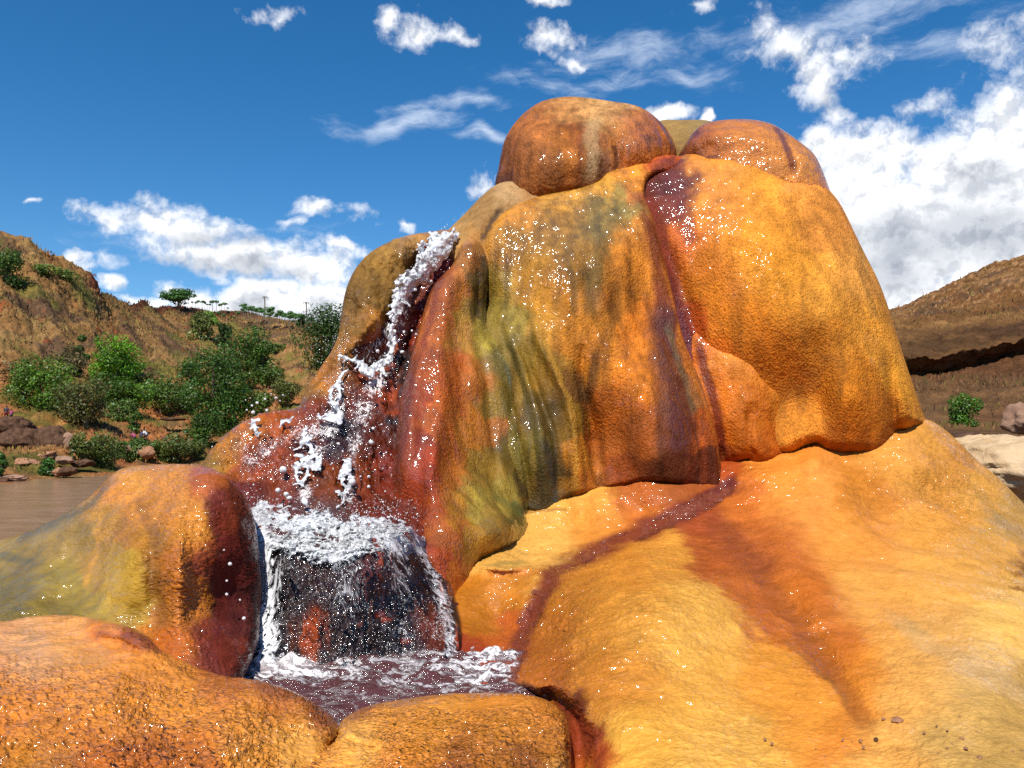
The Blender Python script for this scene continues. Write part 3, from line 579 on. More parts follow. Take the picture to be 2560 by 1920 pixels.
# ---- ridge from the spout down, ending in the green nose
layer('spout_ridge', [(1132, 660), (1146, 624), (1160, 602), (1176, 594), (1192, 598), (1208, 614), (1222, 650), (1226, 700), (1220, 760), (1222, 820), (1256, 850), (1300, 905), (1332, 990), (1356, 1090), (1362, 1180), (1330, 1260), (1322, 1300), (1326, 1340), (1312, 1368), (1275, 1384), (1235, 1396), (1212, 1412), (1196, 1460), (1196, 1560), (1190, 1740), (1030, 1740), (1090, 1660), (1100, 1560), (1080, 1470), (1036, 1400), (990, 1340), (962, 1280), (975, 1200), (990, 1100), (1000, 1000), (1024, 900), (1050, 810), (1080, 720)],
      [(1150, 610, 4.32), (1190, 700, 4.3), (1125, 740, 4.2), (1180, 830, 4.2), (1210, 700, 4.36), (1285, 930, 4.2), (1095, 900, 3.95), (1190, 1000, 4.02), (1320, 1100, 4.12), (1075, 1050, 3.7), (1180, 1150, 3.78), (1310, 1230, 3.95), (1045, 1200, 3.5), (1150, 1300, 3.4), (1270, 1320, 3.66), (1080, 1390, 3.15), (1180, 1430, 3.34), (1190, 1500, 3.3), (1160, 1570, 3.0), (1170, 1690, 2.75), (1100, 1690, 2.56), (1060, 1420, 3.1), (1000, 1290, 3.5)], 46, .20, .5,
      feats=[('b', 1250, 1325, 65, 55, 0, .12), ('b', 1100, 1300, 40, 90, 0, .04), ('l', [(1140, 640), (1120, 760), (1100, 900), (1105, 1020), (1080, 1200), (1075, 1320)], 34, .08), ('l', [(1190, 830), (1215, 960), (1230, 1090), (1240, 1230)], 16, -.035), ('b', 1190, 950, 40, 60, 0, .05), ('l', [(1240, 860), (1280, 1000), (1300, 1150), (1310, 1240)], 14, -.03), ('l', [(1190, 640), (1196, 740), (1190, 820)], 14, -.05)],
      cols=[(1150, 600, 24, (214, 150, 70)), (1160, 640, 24, (170, 110, 34)), (1120, 720, 30, (180, 96, 34)), (1150, 720, 26, (206, 130, 38)), (1190, 700, 24, (110, 92, 36)), (1212, 680, 16, (60, 52, 24)), (1200, 780, 20, (70, 64, 26)), (1165, 790, 22, (190, 150, 56)), (1104, 830, 34, (198, 108, 36)), (1160, 850, 30, (190, 140, 60)), (1210, 850, 26, (166, 150, 56)), (1190, 950, 40, (196, 120, 44)), (1130, 930, 40, (196, 100, 32)), (1066, 900, 24, (168, 82, 28)),  # darkest patches put the alcove's shadow into the rock colour
            (1250, 920, 34, (130, 120, 66)), (1230, 1000, 26, (150, 124, 44)), (1290, 1000, 30, (104, 92, 36)), (1044, 1000, 26, (148, 62, 22)), (1100, 1050, 34, (190, 98, 28)), (1170, 1080, 34, (190, 120, 32)), (1220, 1080, 26, (176, 110, 34)), (1280, 1120, 34, (100, 84, 30)), (1026, 1120, 30, (136, 52, 20)), (1080, 1160, 30, (170, 66, 16)), (1130, 1180, 30, (190, 110, 24)), (1200, 1180, 36, (150, 120, 44)), (1320, 1200, 26, (70, 60, 34)),
            (1040, 1230, 34, (150, 58, 22)), (1090, 1260, 26, (180, 84, 18)), (1140, 1260, 30, (176, 120, 34)), (1190, 1250, 30, (176, 156, 64)), (1260, 1250, 34, (156, 138, 60)), (1240, 1310, 30, (146, 118, 50)), (1300, 1300, 26, (112, 110, 50)), (1200, 1370, 34, (176, 130, 40)), (1280, 1360, 26, (130, 106, 34)), (1100, 1340, 34, (176, 96, 30)), (1050, 1310, 30, (130, 46, 20)), (1110, 1410, 40, (170, 74, 24)), (1060, 1380, 30, (150, 56, 24)),
            (1160, 1440, 34, (200, 100, 30)), (1110, 1500, 36, (190, 88, 30)), (1180, 1540, 30, (190, 112, 30)), (1120, 1600, 40, (176, 80, 30)), (1170, 1650, 40, (176, 80, 30)), (1100, 1690, 40, (146, 56, 28))],
      stains_and_shade=[([(1140, 590), (1122, 640), (1100, 700), (1080, 780), (1056, 860)], 14, (140, 60, 24), .8, 'full'), ([(1040, 860), (1020, 960), (1010, 1060), (1000, 1160), (985, 1250)], 24, (104, 48, 22), .65), ([(1060, 900), (1050, 1000), (1030, 1100), (1012, 1200)], 18, (160, 76, 26), .55), ([(1214, 640), (1218, 700), (1212, 780), (1222, 830)], 16, (40, 36, 18), .8), ([(1190, 660), (1192, 740), (1190, 800)], 9, (84, 72, 28), .6),  # near-black stroke on the alcove side is painted shadow
              ([(1240, 860), (1290, 980), (1320, 1120), (1335, 1230)], 16, (76, 76, 36), .7), ([(1280, 1250), (1320, 1290), (1322, 1340)], 13, (82, 96, 54), .7), ([(1230, 1240), (1270, 1260), (1310, 1290)], 12, (100, 112, 60), .6)],
      alb=.72, mat=M_face, wet0=.8, rug0=.8, wet=[(1200, 720, 30, .3), (1180, 1130, (50, 200), .6)], rug=[(1190, 880, 50, .35), (1250, 950, 60, .25), (1240, 1300, 80, .35), (1090, 1050, (40, 300), 1.0), (1100, 1600, 100, .3), (1040, 1100, (30, 200), .3), (1270, 1150, (50, 100), .3)],
      disp=(.014, 6, (1, 1, .4)), micro=(.0034, 70, (1, 1, 1.2), 'peb'), streak=(.35, 13))
# ---- apron
layer('apron', [(1118, 1470), (1150, 1400), (1230, 1300), (1380, 1200), (1700, 1130), (1850, 1090), (2000, 1060), (2150, 1060), (2240, 1062), (2290, 1052), (2322, 1050), (2360, 1072), (2400, 1108), (2440, 1148), (2485, 1185), (2530, 1228), (2575, 1275), (2640, 1340), (2750, 1420), (2960, 1520), (3230, 1660), (3300, 2300), (1340, 2300), (1380, 1900), (1390, 1800), (1350, 1745), (1290, 1726), (1200, 1730), (1130, 1715), (1104, 1600)],
      [(1330, 1296, 3.93), (1400, 1270, 3.95), (1500, 1234, 4.0), (1620, 1208, 4.0), (1700, 1216, 4.0), (1790, 1236, 4.02), (1500, 1160, 4.45), (1640, 1150, 4.45), (1830, 1166, 4.26), (1900, 1168, 4.17), (1975, 1146, 4.22), (2050, 1126, 4.24), (2140, 1143, 4.16), (2195, 1146, 4.14), (2240, 1082, 4.34), (1900, 1110, 4.5), (2080, 1080, 4.55), (2310, 1060, 4.46), (2220, 1170, 4.06), (2400, 1160, 4.4), (2500, 1230, 4.15), (2450, 1300, 3.75), (2620, 1380, 3.7), (2340, 1300, 3.7), (2300, 1400, 3.1), (2560, 1500, 2.7), (2050, 1250, 3.75), (1850, 1250, 3.95), (2000, 1400, 3.1), (1800, 1400, 3.15), (1600, 1290, 3.9), (1450, 1300, 3.95), (1360, 1330, 3.80), (1290, 1372, 3.56), (1200, 1405, 3.42), (1330, 1412, 3.42), (1230, 1426, 3.26), (1340, 1438, 3.22), (1250, 1490, 3.14), (1240, 1560, 3.02), (1310, 1540, 2.95), (1200, 1600, 2.76), (1150, 1500, 3.12), (1140, 1640, 2.66),
       (1200, 1690, 2.46), (1290, 1690, 2.36), (1400, 1600, 2.55), (1400, 1500, 2.9), (1430, 1420, 3.25), (1600, 1420, 3.0), (1600, 1550, 2.45), (1400, 1710, 2.12), (1600, 1700, 1.98), (1500, 1800, 1.80), (1430, 1860, 1.85), (1390, 1800, 2.05), (1600, 1900, 1.58), (1900, 1600, 2.4), (1900, 1750, 1.95), (2000, 1900, 1.60), (2250, 1600, 2.3), (2300, 1750, 1.85), (2500, 1900, 1.55), (2500, 1700, 2.0), (2100, 1500, 2.7), (2700, 2000, 1.4), (1600, 2100, 1.25), (2200, 2100, 1.3)], 30, .12, .5,
      feats=[('l', [(1810, 1225), (1720, 1280), (1620, 1325), (1530, 1362), (1450, 1400), (1385, 1432), (1345, 1500), (1310, 1580), (1280, 1650), (1250, 1710)], 26, -.05, 1), ('l', [(1830, 1330), (1920, 1450), (2010, 1560), (2090, 1680), (2180, 1820)], 34, -.045), ('l', [(1900, 1330), (2010, 1450), (2080, 1560)], 60, .05),
             ('l', [(1370, 1740), (1420, 1775), (1448, 1830), (1448, 1930)], 22, -.10, 1),  ('b', 2290, 1200, 80, 70, 30, .06), ('b', 2030, 1150, 40, 40, 0, .06), ('b', 2390, 1170, 90, 60, 35, .10), ('b', 2320, 1290, 70, 40, 10, .05), ('l', [(2240, 1170), (2340, 1240), (2450, 1330), (2560, 1400)], 30, -.05),
             ('s', [(2040, 1120), (2080, 1150), (2130, 1225), (2190, 1310), (2260, 1372), (2330, 1400)], 26, .10, 130), ('l', [(1196, 1416), (1250, 1424), (1310, 1422), (1370, 1424)], 9, .05, .3), ('b', 1620, 1500, 210, 120, 8, .16), ('b', 1480, 1590, 120, 90, 0, .05), ('b', 1900, 1190, 60, 30, 0, .04), ('l', [(2230, 1430), (2330, 1500), (2480, 1560)], 26, .03)],
      cols=[(1600, 1220, 50, (190, 104, 44)), (1450, 1240, 60, (240, 180, 80)), (1350, 1300, 50, LY), (1480, 1300, 50, (230, 150, 66)), (1260, 1400, 40, LY), (1380, 1360, 40, (244, 186, 94)), (1600, 1290, 40, (216, 126, 50)), (1700, 1230, 34, (170, 92, 44)), (1750, 1300, 40, (176, 84, 40)), (1850, 1240, 50, (214, 120, 46)), (1820, 1180, 30, (180, 80, 30)), (1950, 1180, 60, (238, 150, 58)), (2000, 1260, 70, (238, 156, 74)),
            (1800, 1380, 50, (184, 96, 36)), (1900, 1360, 60, (200, 112, 46)), (1900, 1480, 60, (190, 104, 40)), (2000, 1500, 60, (206, 118, 40)), (2100, 1620, 60, (206, 120, 36)), (2150, 1700, 60, (226, 142, 50)), (1650, 1390, 50, (238, 168, 66)), (1550, 1420, 60, (226, 150, 50)), (1450, 1460, 50, (206, 132, 40)), (1400, 1560, 50, (196, 118, 30)), (1360, 1650, 50, (190, 110, 28)), (1500, 1560, 70, (214, 142, 44)), (1600, 1560, 80, (232, 164, 64)), (1700, 1600, 90, (244, 186, 84)), (1600, 1700, 80, (224, 150, 56)),
            (1500, 1700, 50, (206, 132, 40)), (1750, 1720, 90, (244, 180, 78)), (1600, 1820, 80, (242, 180, 74)), (1800, 1860, 100, (246, 188, 88)), (1900, 1700, 60, (236, 160, 60)), (2000, 1780, 70, (240, 160, 62)), (2100, 1850, 60, (232, 146, 56)), (2200, 1900, 80, (240, 176, 90)), (2300, 1700, 90, (238, 176, 92)), (2400, 1800, 90, (214, 172, 98)), (2500, 1860, 90, (196, 158, 88)), (2540, 1740, 60, (196, 156, 84)), (2450, 1660, 70, (226, 184, 120)),
            (2200, 1500, 90, (236, 168, 82)), (2350, 1580, 80, (232, 176, 96)), (2500, 1560, 80, (246, 196, 102)), (2350, 1450, 80, (240, 176, 84)), (2150, 1350, 70, (236, 158, 70)), (2180, 1240, 60, (206, 132, 46)), (2250, 1140, 60, (234, 166, 76)), (2320, 1090, 50, (226, 162, 72)), (2350, 1200, 60, (214, 150, 62)), (2450, 1230, 40, (222, 164, 76)), (2520, 1300, 40, (200, 156, 80)), (2460, 1400, 60, (226, 166, 72)), (2300, 1300, 60, (236, 166, 72)), (2560, 1430, 16, (170, 116, 46)), (2640, 1400, 60, (216, 160, 80)),
            (1250, 1480, 40, (206, 130, 36)), (1220, 1530, 40, (190, 118, 30)), (1250, 1590, 40, (200, 100, 34)), (1200, 1650, 40, (150, 56, 26)), (1280, 1640, 34, (186, 92, 40)), (1460, 1830, 36, (150, 62, 30)), (1500, 1880, 30, (196, 96, 36)), (1440, 1760, 24, (110, 50, 20))],
      stains_and_shade=[([(1830, 1218), (1760, 1252), (1690, 1290), (1600, 1328), (1520, 1362), (1440, 1402), (1390, 1430), (1355, 1480), (1325, 1550), (1290, 1630), (1260, 1710)], 36, (126, 54, 36), .95, 'full'), ((1262, 1406), (60, 10), (186, 156, 84), .8, 'blob'), ([(1205, 1428), (1260, 1436), (1330, 1434)], 12, (214, 122, 40), .6), ([(1850, 1190), (1790, 1236), (1700, 1290)], 30, (104, 44, 50), .7), ([(1780, 1270), (1860, 1380), (1950, 1500), (2040, 1620), (2120, 1740), (2190, 1840)], 34, (150, 80, 30), .6), ([(1900, 1270), (1990, 1380), (2070, 1500), (2150, 1640)], 70, (196, 104, 40), .4), ([(1760, 1300), (1840, 1360), (1930, 1440)], 60, (150, 74, 44), .5),  # long brown stroke down the valley is its shadow streak, painted
              ([(1960, 1590), (2050, 1680), (2130, 1780)], 12, (146, 96, 46), .5), ([(1400, 1745), (1450, 1790), (1490, 1850), (1490, 1940)], 26, (150, 56, 28), .7, 'full'), ([(1290, 1716), (1360, 1730), (1420, 1760)], 16, (66, 34, 16), .85, 'full'), ([(2200, 1520), (2330, 1610), (2480, 1700), (2600, 1760)], 30, (206, 172, 122), .5), ([(2430, 1220), (2480, 1270), (2530, 1330), (2600, 1390)], 22, (160, 130, 70), .35), ([(2520, 1400), (2600, 1440)], 12, (130, 88, 34), .5),  # darkest stroke paints the shade of the cave crease by the pool
              ([(1300, 1290), (1400, 1268), (1410, 1282)], 6, (140, 96, 40), .6)],
      mat=M_apron, wet0=.45, rug0=.35, wet=[(1560, 1540, (210, 190), 1.0), (1420, 1640, (90, 90), .9), (1830, 1400, (110, 100), .95), (1960, 1590, (90, 60), 1.0), (1850, 1820, (80, 40), .9), (1850, 1190, 50, 1.0), (1290, 1480, 60, 1.0), (1300, 1580, (60, 120), .9), (2500, 1850, 220, .15), (2100, 1250, 120, .35), (2400, 1650, 120, .35), (1450, 1260, 90, .3)], rug=[(1420, 1580, (90, 150), .9), (2380, 1230, (150, 110), 1.0), (2180, 1230, 60, .7), (1250, 1530, 60, .6), (2560, 1430, 50, 1.0), (1600, 1600, 150, .5), (2050, 1640, 60, .6)],
      alb=.70, flow=False, disp=(.014, 4, (1, 1, 1.4)), micro=(.009, 46, (.8, 1.5, 1.8), 'peb'), fray=22, streak=(0, 0))
# ---- left block
layer('left_block', [(508, 1164), (545, 1178), (580, 1206), (612, 1240), (636, 1300), (650, 1400), (655, 1500), (646, 1600), (606, 1700), (560, 1760), (400, 1800), (100, 1800), (-740, 1800), (-740, 1560), (-330, 1466), (-120, 1392), (40, 1338), (120, 1306), (196, 1262), (246, 1220), (282, 1184), (318, 1168), (400, 1161), (460, 1160)],
      [(400, 1195, 2.85), (310, 1210, 2.9), (490, 1215, 2.62), (450, 1400, 2.36), (470, 1620, 2.22), (560, 1300, 2.55), (600, 1500, 2.55), (300, 1350, 2.62), (350, 1580, 2.35), (200, 1400, 2.72), (0, 1440, 2.75), (0, 1560, 2.4), (200, 1560, 2.38), (-200, 1520, 2.7), (-600, 1600, 2.7), (120, 1340, 2.85)], 44, .13, .6,
      feats=[('b', 330, 1440, 60, 110, 15, .05), ('l', [(366, 1230), (384, 1340), (382, 1460), (395, 1580)], 26, -.03), ('l', [(430, 1230), (450, 1400), (440, 1600)], 30, .04), ('b', 340, 1390, 26, 30, 30, .02), ('b', 80, 1480, 120, 50, -15, .04)],
      cols=[(330, 1180, 40, (222, 156, 64)), (420, 1180, 50, (216, 146, 60)), (510, 1190, 30, (180, 96, 40)), (380, 1250, 40, (206, 138, 46)), (290, 1230, 30, (210, 140, 52)), (250, 1280, 30, (186, 140, 60)), (360, 1330, 36, (170, 118, 40)), (440, 1280, 36, (206, 136, 42)), (450, 1400, 36, (196, 120, 34)), (450, 1520, 40, (190, 116, 32)), (420, 1620, 40, (190, 104, 24)), (504, 1400, 24, (140, 60, 20)), (504, 1560, 24, (126, 50, 20)), (560, 1280, 30, (110, 44, 22)), (570, 1400, 30, (96, 32, 26)), (590, 1550, 36, (84, 32, 30)), (560, 1650, 36, (110, 40, 24)),  # dark right side: red algae with shade painted in
            (390, 1450, 26, (150, 96, 34)), (390, 1540, 26, (160, 100, 34)), (320, 1450, 40, (176, 144, 54)), (300, 1540, 40, (172, 142, 50)), (240, 1400, 36, (168, 130, 48)), (200, 1330, 30, (150, 124, 64)), (120, 1350, 40, (150, 124, 60)), (60, 1400, 50, (128, 108, 50)), (150, 1440, 40, (150, 130, 50)), (20, 1500, 50, (120, 104, 34)), (150, 1530, 50, (130, 112, 34)), (230, 1520, 30, (150, 128, 44)), (0, 1360, 40, (176, 150, 70)), (-100, 1500, 80, (120, 104, 40)), (350, 1600, 30, (180, 110, 30)), (480, 1700, 40, (150, 70, 24))],
      stains_and_shade=[([(300, 1190), (256, 1226), (200, 1270), (120, 1316), (30, 1352)], 16, (96, 96, 80), .65), ([(-60, 1400), (20, 1392), (90, 1400)], 16, (90, 90, 70), .6), ([(340, 1240), (380, 1330), (380, 1440), (394, 1560)], 24, (126, 86, 34), .55), ([(530, 1200), (548, 1320), (556, 1480), (550, 1640)], 26, (110, 36, 22), .5), ([(255, 1260), (235, 1380), (215, 1480)], 10, (206, 150, 60), .5)],
      alb=.80, flow=False, mat=M_ripple, wet0=.75, rug0=.8, wet=[(580, 1450, (60, 280), .05), (350, 1400, (40, 120), .25), (150, 1450, 120, 1.0)], rug=[(250, 1440, (110, 110), .15), (60, 1420, 150, .15), (570, 1450, (40, 250), .15), (370, 1370, (30, 120), 1.0), (330, 1480, 60, .15), (460, 1450, (40, 250), 1.0)],
      disp=(.012, 6, (1, 1, 1)), micro=(.007, 42, (.8, 1.4, 2.2), 'peb'), streak=(.15, 10))
# ---- foreground rims
layer('front_rim', [(-740, 1600), (-330, 1560), (-100, 1548), (0, 1544), (90, 1538), (180, 1538), (245, 1548), (320, 1566), (372, 1592), (400, 1622), (450, 1648), (520, 1678), (565, 1690), (650, 1702), (735, 1728), (795, 1762), (834, 1796), (848, 1826), (838, 1856), (820, 1880), (860, 1960), (900, 2300), (-740, 2300)],
      [(0, 1560, 2.30), (150, 1556, 2.28), (0, 1620, 2.04), (-250, 1600, 2.05), (150, 1640, 1.98), (300, 1640, 1.97), (232, 1594, 2.14), (244, 1566, 2.15), (300, 1612, 2.05), (312, 1578, 2.06), (366, 1634, 1.99), (376, 1600, 2.00), (400, 1660, 1.97), (470, 1690, 1.92), (600, 1730, 1.80), (780, 1790, 1.74), (0, 1700, 1.74), (0, 1780, 1.56), (300, 1720, 1.74), (300, 1800, 1.53), (560, 1820, 1.55), (0, 1920, 1.36), (300, 1920, 1.32), (600, 1900, 1.42), (740, 1860, 1.60), (720, 1940, 1.42), (300, 2100, 1.2), (0, 2100, 1.2), (700, 2100, 1.2), (-250, 1800, 1.5), (-600, 1650, 2.0), (-600, 1850, 1.5)], 40, .12, .5,
      feats=[('l', [(238, 1594), (300, 1611), (360, 1632)], 9, -.02)],
      cols=[(0, 1560, 40, (230, 160, 84)), (150, 1560, 50, (236, 164, 84)), (60, 1630, 70, (222, 164, 104)), (180, 1640, 70, (226, 160, 84)), (300, 1640, 26, (230, 150, 60)), (250, 1570, 30, (206, 124, 44)), (330, 1600, 26, (146, 70, 24)), (375, 1612, 24, (120, 50, 26)), (400, 1670, 50, (226, 146, 54)), (200, 1700, 60, (230, 150, 56)), (0, 1700, 60, (226, 146, 54)), (550, 1720, 50, (196, 118, 44)), (700, 1740, 50, (180, 104, 36)), (800, 1790, 34, (150, 80, 24)), (820, 1840, 26, (190, 118, 34)), (700, 1800, 50, (222, 150, 48)), (600, 1800, 60, (222, 144, 44)),
            (450, 1780, 70, (230, 150, 44)), (300, 1780, 70, (224, 144, 40)), (100, 1780, 80, (220, 138, 38)), (0, 1820, 80, (210, 128, 34)), (300, 1880, 80, (196, 112, 26)), (450, 1880, 70, (200, 118, 26)), (100, 1880, 70, (176, 112, 36)), (60, 1900, 60, (196, 136, 54)), (620, 1880, 60, (222, 150, 52)), (740, 1860, 50, (240, 174, 78)), (800, 1890, 50, (240, 170, 70)), (650, 1920, 60, (226, 150, 50)), (400, 2000, 150, (176, 96, 24)), (0, 2000, 150, (176, 110, 30))],
      stains_and_shade=[([(225, 1580), (262, 1586), (320, 1600), (372, 1618), (396, 1630)], 16, (150, 80, 30), .75), ([(560, 1696), (650, 1712), (735, 1740), (795, 1776)], 18, (130, 70, 30), .45)],  # first stroke and the dark wall patches paint the basin wall's shadow
      alb=.84, flow=False, mat=M_fore, wet0=.8, rug0=.7, wet=[(120, 1630, (160, 40), 1.0), (60, 1880, 60, .3)], rug=[(350, 1890, (320, 60), 1.0), (150, 1610, (220, 44), .04), (300, 1660, (140, 30), .15), (450, 1690, (100, 20), .4), (600, 1710, (120, 16), .3), (780, 1870, (90, 24), .2), (50, 1560, (220, 30), .1)],
      disp=(.012, 7, (1, 1, 1)), micro=(.010, 44, (.85, 1.5, 1.5), 'peb'), fray=14, step=2.8)
layer('outlet_rim', [(560, 2300), (600, 1985), (640, 1930), (740, 1890), (820, 1870), (838, 1846), (852, 1806), (880, 1782), (930, 1762), (1000, 1749), (1080, 1738), (1160, 1733), (1240, 1732), (1310, 1736), (1362, 1748), (1402, 1774), (1420, 1806), (1427, 1850), (1428, 1920), (1430, 2300)],
      [(900, 1800, 1.80), (880, 1830, 1.70), (1000, 1772, 1.90), (1200, 1755, 1.95), (1340, 1770, 1.88), (1000, 1850, 1.62), (1200, 1820, 1.72), (1300, 1850, 1.66), (1390, 1850, 1.70), (860, 1890, 1.55), (1000, 1930, 1.46), (1300, 1930, 1.50), (750, 1930, 1.46), (1000, 2100, 1.22), (1300, 2100, 1.25), (700, 2100, 1.2)], 36, .12, .4,
      feats=[('l', [(850, 1850), (900, 1868), (960, 1880)], 14, -.03)],
      cols=[(900, 1790, 40, (196, 122, 40)), (1000, 1770, 50, (222, 150, 60)), (1100, 1760, 50, (232, 158, 66)), (1250, 1755, 60, (222, 144, 54)), (1380, 1780, 30, (206, 130, 44)), (900, 1850, 50, (244, 182, 84)), (1000, 1830, 60, (226, 150, 48)), (1100, 1830, 60, (210, 138, 40)), (1250, 1840, 60, (204, 132, 38)), (1380, 1850, 40, (196, 124, 40)), (1000, 1900, 60, (206, 128, 34)), (1150, 1910, 60, (150, 84, 20)), (1300, 1910, 60, (150, 88, 24)), (1200, 1870, 50, (190, 118, 30)), (860, 1900, 50, (236, 160, 60)), (750, 1910, 50, (226, 146, 50)), (1400, 1900, 24, (200, 140, 60)), (1000, 2000, 100, (180, 100, 26)), (1300, 2000, 100, (150, 86, 24))],
      stains_and_shade=[([(880, 1786), (1000, 1754), (1150, 1738), (1300, 1740)], 8, (120, 70, 40), .4)],
      alb=.84, flow=False, mat=M_fore, wet0=.7, rug0=.9, rug=[(1150, 1755, (260, 22), .1), (880, 1850, (50, 50), .3)], disp=(.01, 7, (1, 1, 1)), micro=(.008, 48, (.8, 1.6, 1.6), 'peb'), fray=14, step=2.8)
# ------------------------------------------------------------------ white water, foam, droplets, pool
BED = LAYERS['cascade_bed']['ctrl']
def foam_material(name, col=(.76, .78, .80), rough=.35, glass=.25):
    m, t, b = material(name)
    P = t.new('ShaderNodeTexCoord').outputs['Object']
    n = t.noise(P, 60, 5, .6)
    t.set(b.inputs['Base Color'], t.mix(t.ramp(n, .3, .7), tuple(c * .80 for c in col), col))
    b.inputs['Roughness'].default_value = rough
    b.inputs['Subsurface Weight'].default_value = .25; b.inputs['Subsurface Radius'].default_value = (.02, .02, .02); b.inputs['Subsurface Scale'].default_value = .5
    b.inputs['Coat Weight'].default_value = .6; b.inputs['Coat Roughness'].default_value = .08
    t.set(b.inputs['Normal'], t.bump(t.noise(P, 120, 4, .6), .004, .6))
    tr = t.new('ShaderNodeBsdfTransparent'); mx = t.new('ShaderNodeMixShader')      # glassy, see-through patches between the froth
    t.set(mx.inputs[0], t.ramp(t.noise(t.mapping(P, scale=(1, 1, .6)), 34, 4, .7), .40, .52, glass, 1.0)); t.l.new(tr.outputs[0], mx.inputs[1]); t.l.new(b.outputs[0], mx.inputs[2]); t.l.new(mx.outputs[0], t.out.inputs[0])
    return m
M_foam = foam_material('white_foam')
M_drop = foam_material('white_droplet', (.85, .85, .86), .2, .9)

def sdf_mesh(name, chains, bounds, step, mat, amp=(3, 22, 1.5, 8), loc=None, clear=10, k=3.0):
    """chains of (x, y, w, r) in photo pixels, w = how far in front of the rock; returns one watery surface"""
    import openvdb
    x0, x1, y0, y1, w0, w1 = bounds
    gx = np.arange(x0, x1, step, dtype=np.float32); gy = np.arange(y0, y1, step, dtype=np.float32); gw = np.arange(w0, w1, step, dtype=np.float32)
    Fv = np.full((len(gx), len(gy), len(gw)), 40.0, np.float32)
    def sub(lo, hi, g):
        return max(0, np.searchsorted(g, lo)), min(len(g), np.searchsorted(g, hi))
    for ch in chains:
        for a, b in zip(ch[:-1], ch[1:]):
            rm = max(a[3], b[3]) + 14
            i0, i1 = sub(min(a[0], b[0]) - rm, max(a[0], b[0]) + rm, gx); j0, j1 = sub(min(a[1], b[1]) - rm, max(a[1], b[1]) + rm, gy); k0, k1 = sub(min(a[2], b[2]) - rm, max(a[2], b[2]) + rm, gw)
            if i0 >= i1 or j0 >= j1 or k0 >= k1: continue
            X, Y, Z = np.meshgrid(gx[i0:i1], gy[j0:j1], gw[k0:k1], indexing='ij')
            d = np.array(b[:3]) - np.array(a[:3]); L = float(d @ d) + 1e-6
            t = np.clip(((X - a[0]) * d[0] + (Y - a[1]) * d[1] + (Z - a[2]) * d[2]) / L, 0, 1)
            q = np.sqrt((X - a[0] - t * d[0]) ** 2 + (Y - a[1] - t * d[1]) ** 2 + (Z - a[2] - t * d[2]) ** 2) - (a[3] + t * (b[3] - a[3]))
            S = Fv[i0:i1, j0:j1, k0:k1]
            h = np.maximum(k - np.abs(S - q), 0) / k
            Fv[i0:i1, j0:j1, k0:k1] = np.minimum(S, q) - h * h * k * .25
    near = np.abs(Fv) < 14
    ii = np.where(near)
    Q = np.stack([gx[ii[0]], gy[ii[1]], gw[ii[2]]], -1)
    Fv[ii] += (amp[0] * fbm(Q / amp[1], 2) + amp[2] * fbm(Q / amp[3] + 50, 2)).astype(np.float32)
    grid = openvdb.FloatGrid(40.0)
    grid.copyFromArray(Fv)
    V, T, Qd = grid.convertToPolygons(0.0)
    V = np.asarray(V)
    px = gx[0] + V[:, 0] * step; py = gy[0] + V[:, 1] * step; w = gw[0] + V[:, 2] * step
    P = at(px, py, BED(px, py) - w / 480.0)
    base = P.mean(0)
    fs = []
    if len(Qd): fs.append(np.asarray(Qd)[:, ::-1])
    if len(T): fs.append(np.asarray(T)[:, ::-1])
    o = make_mesh(name, P - base, fs, mat); o.location = base
    return o

# the gushing stream at the spout
o = sdf_mesh('water_jet', [
    [(1132, 592, 16, 12), (1112, 604, 26, 22), (1094, 622, 32, 28), (1078, 648, 34, 26), (1060, 668, 34, 20), (1050, 686, 34, 22), (1030, 700, 30, 22), (1012, 712, 30, 24), (1004, 734, 30, 19), (996, 758, 28, 14), (990, 780, 26, 12), (984, 806, 24, 9), (980, 830, 22, 7), (976, 860, 20, 5)],
    [(1074, 600, 30, 5), (1074, 618, 30, 8), (1076, 640, 30, 12)], [(1046, 612, 34, 5), (1054, 626, 36, 6), (1048, 650, 34, 6), (1044, 672, 30, 8)], [(1074, 660, 30, 9), (1084, 652, 30, 5), (1101, 650, 30, 4), (1100, 642, 30, 3)],
    [(1070, 690, 30, 8), (1084, 668, 30, 6), (1090, 655, 30, 4)], [(1112, 590, 24, 8), (1128, 600, 22, 9), (1140, 603, 20, 4)], [(1090, 588, 30, 8), (1078, 582, 30, 4)], [(1005, 744, 34, 8), (990, 728, 34, 6)],
    [(1042, 700, 34, 8), (1062, 690, 34, 5), (1066, 680, 34, 3)], *[[(x, y, 34, 5), (x + dx * .5, y + dy * .5, 40, 2.5), (x + dx, y + dy, 44, 3)] for x, y, dx, dy in ((1100, 610, 26, -22), (1090, 640, 34, 10), (1060, 650, -26, -20), (1050, 690, 28, 14), (1030, 700, -26, -8), (1010, 720, -22, 10), (1000, 750, 22, 12), (992, 780, -18, 6), (1120, 596, 14, -22), (1080, 625, -24, -18), (1042, 676, -24, 2), (1018, 706, 22, 20))], [(985, 770, 26, 5), (976, 762, 28, 3)]],
    (960, 1165, 560, 890, -6, 84), 2.0, M_foam, amp=(7, 20, 4.5, 8))
tag(o, 'thick white gush of water pouring from the dark spout near the mound top', 'water')
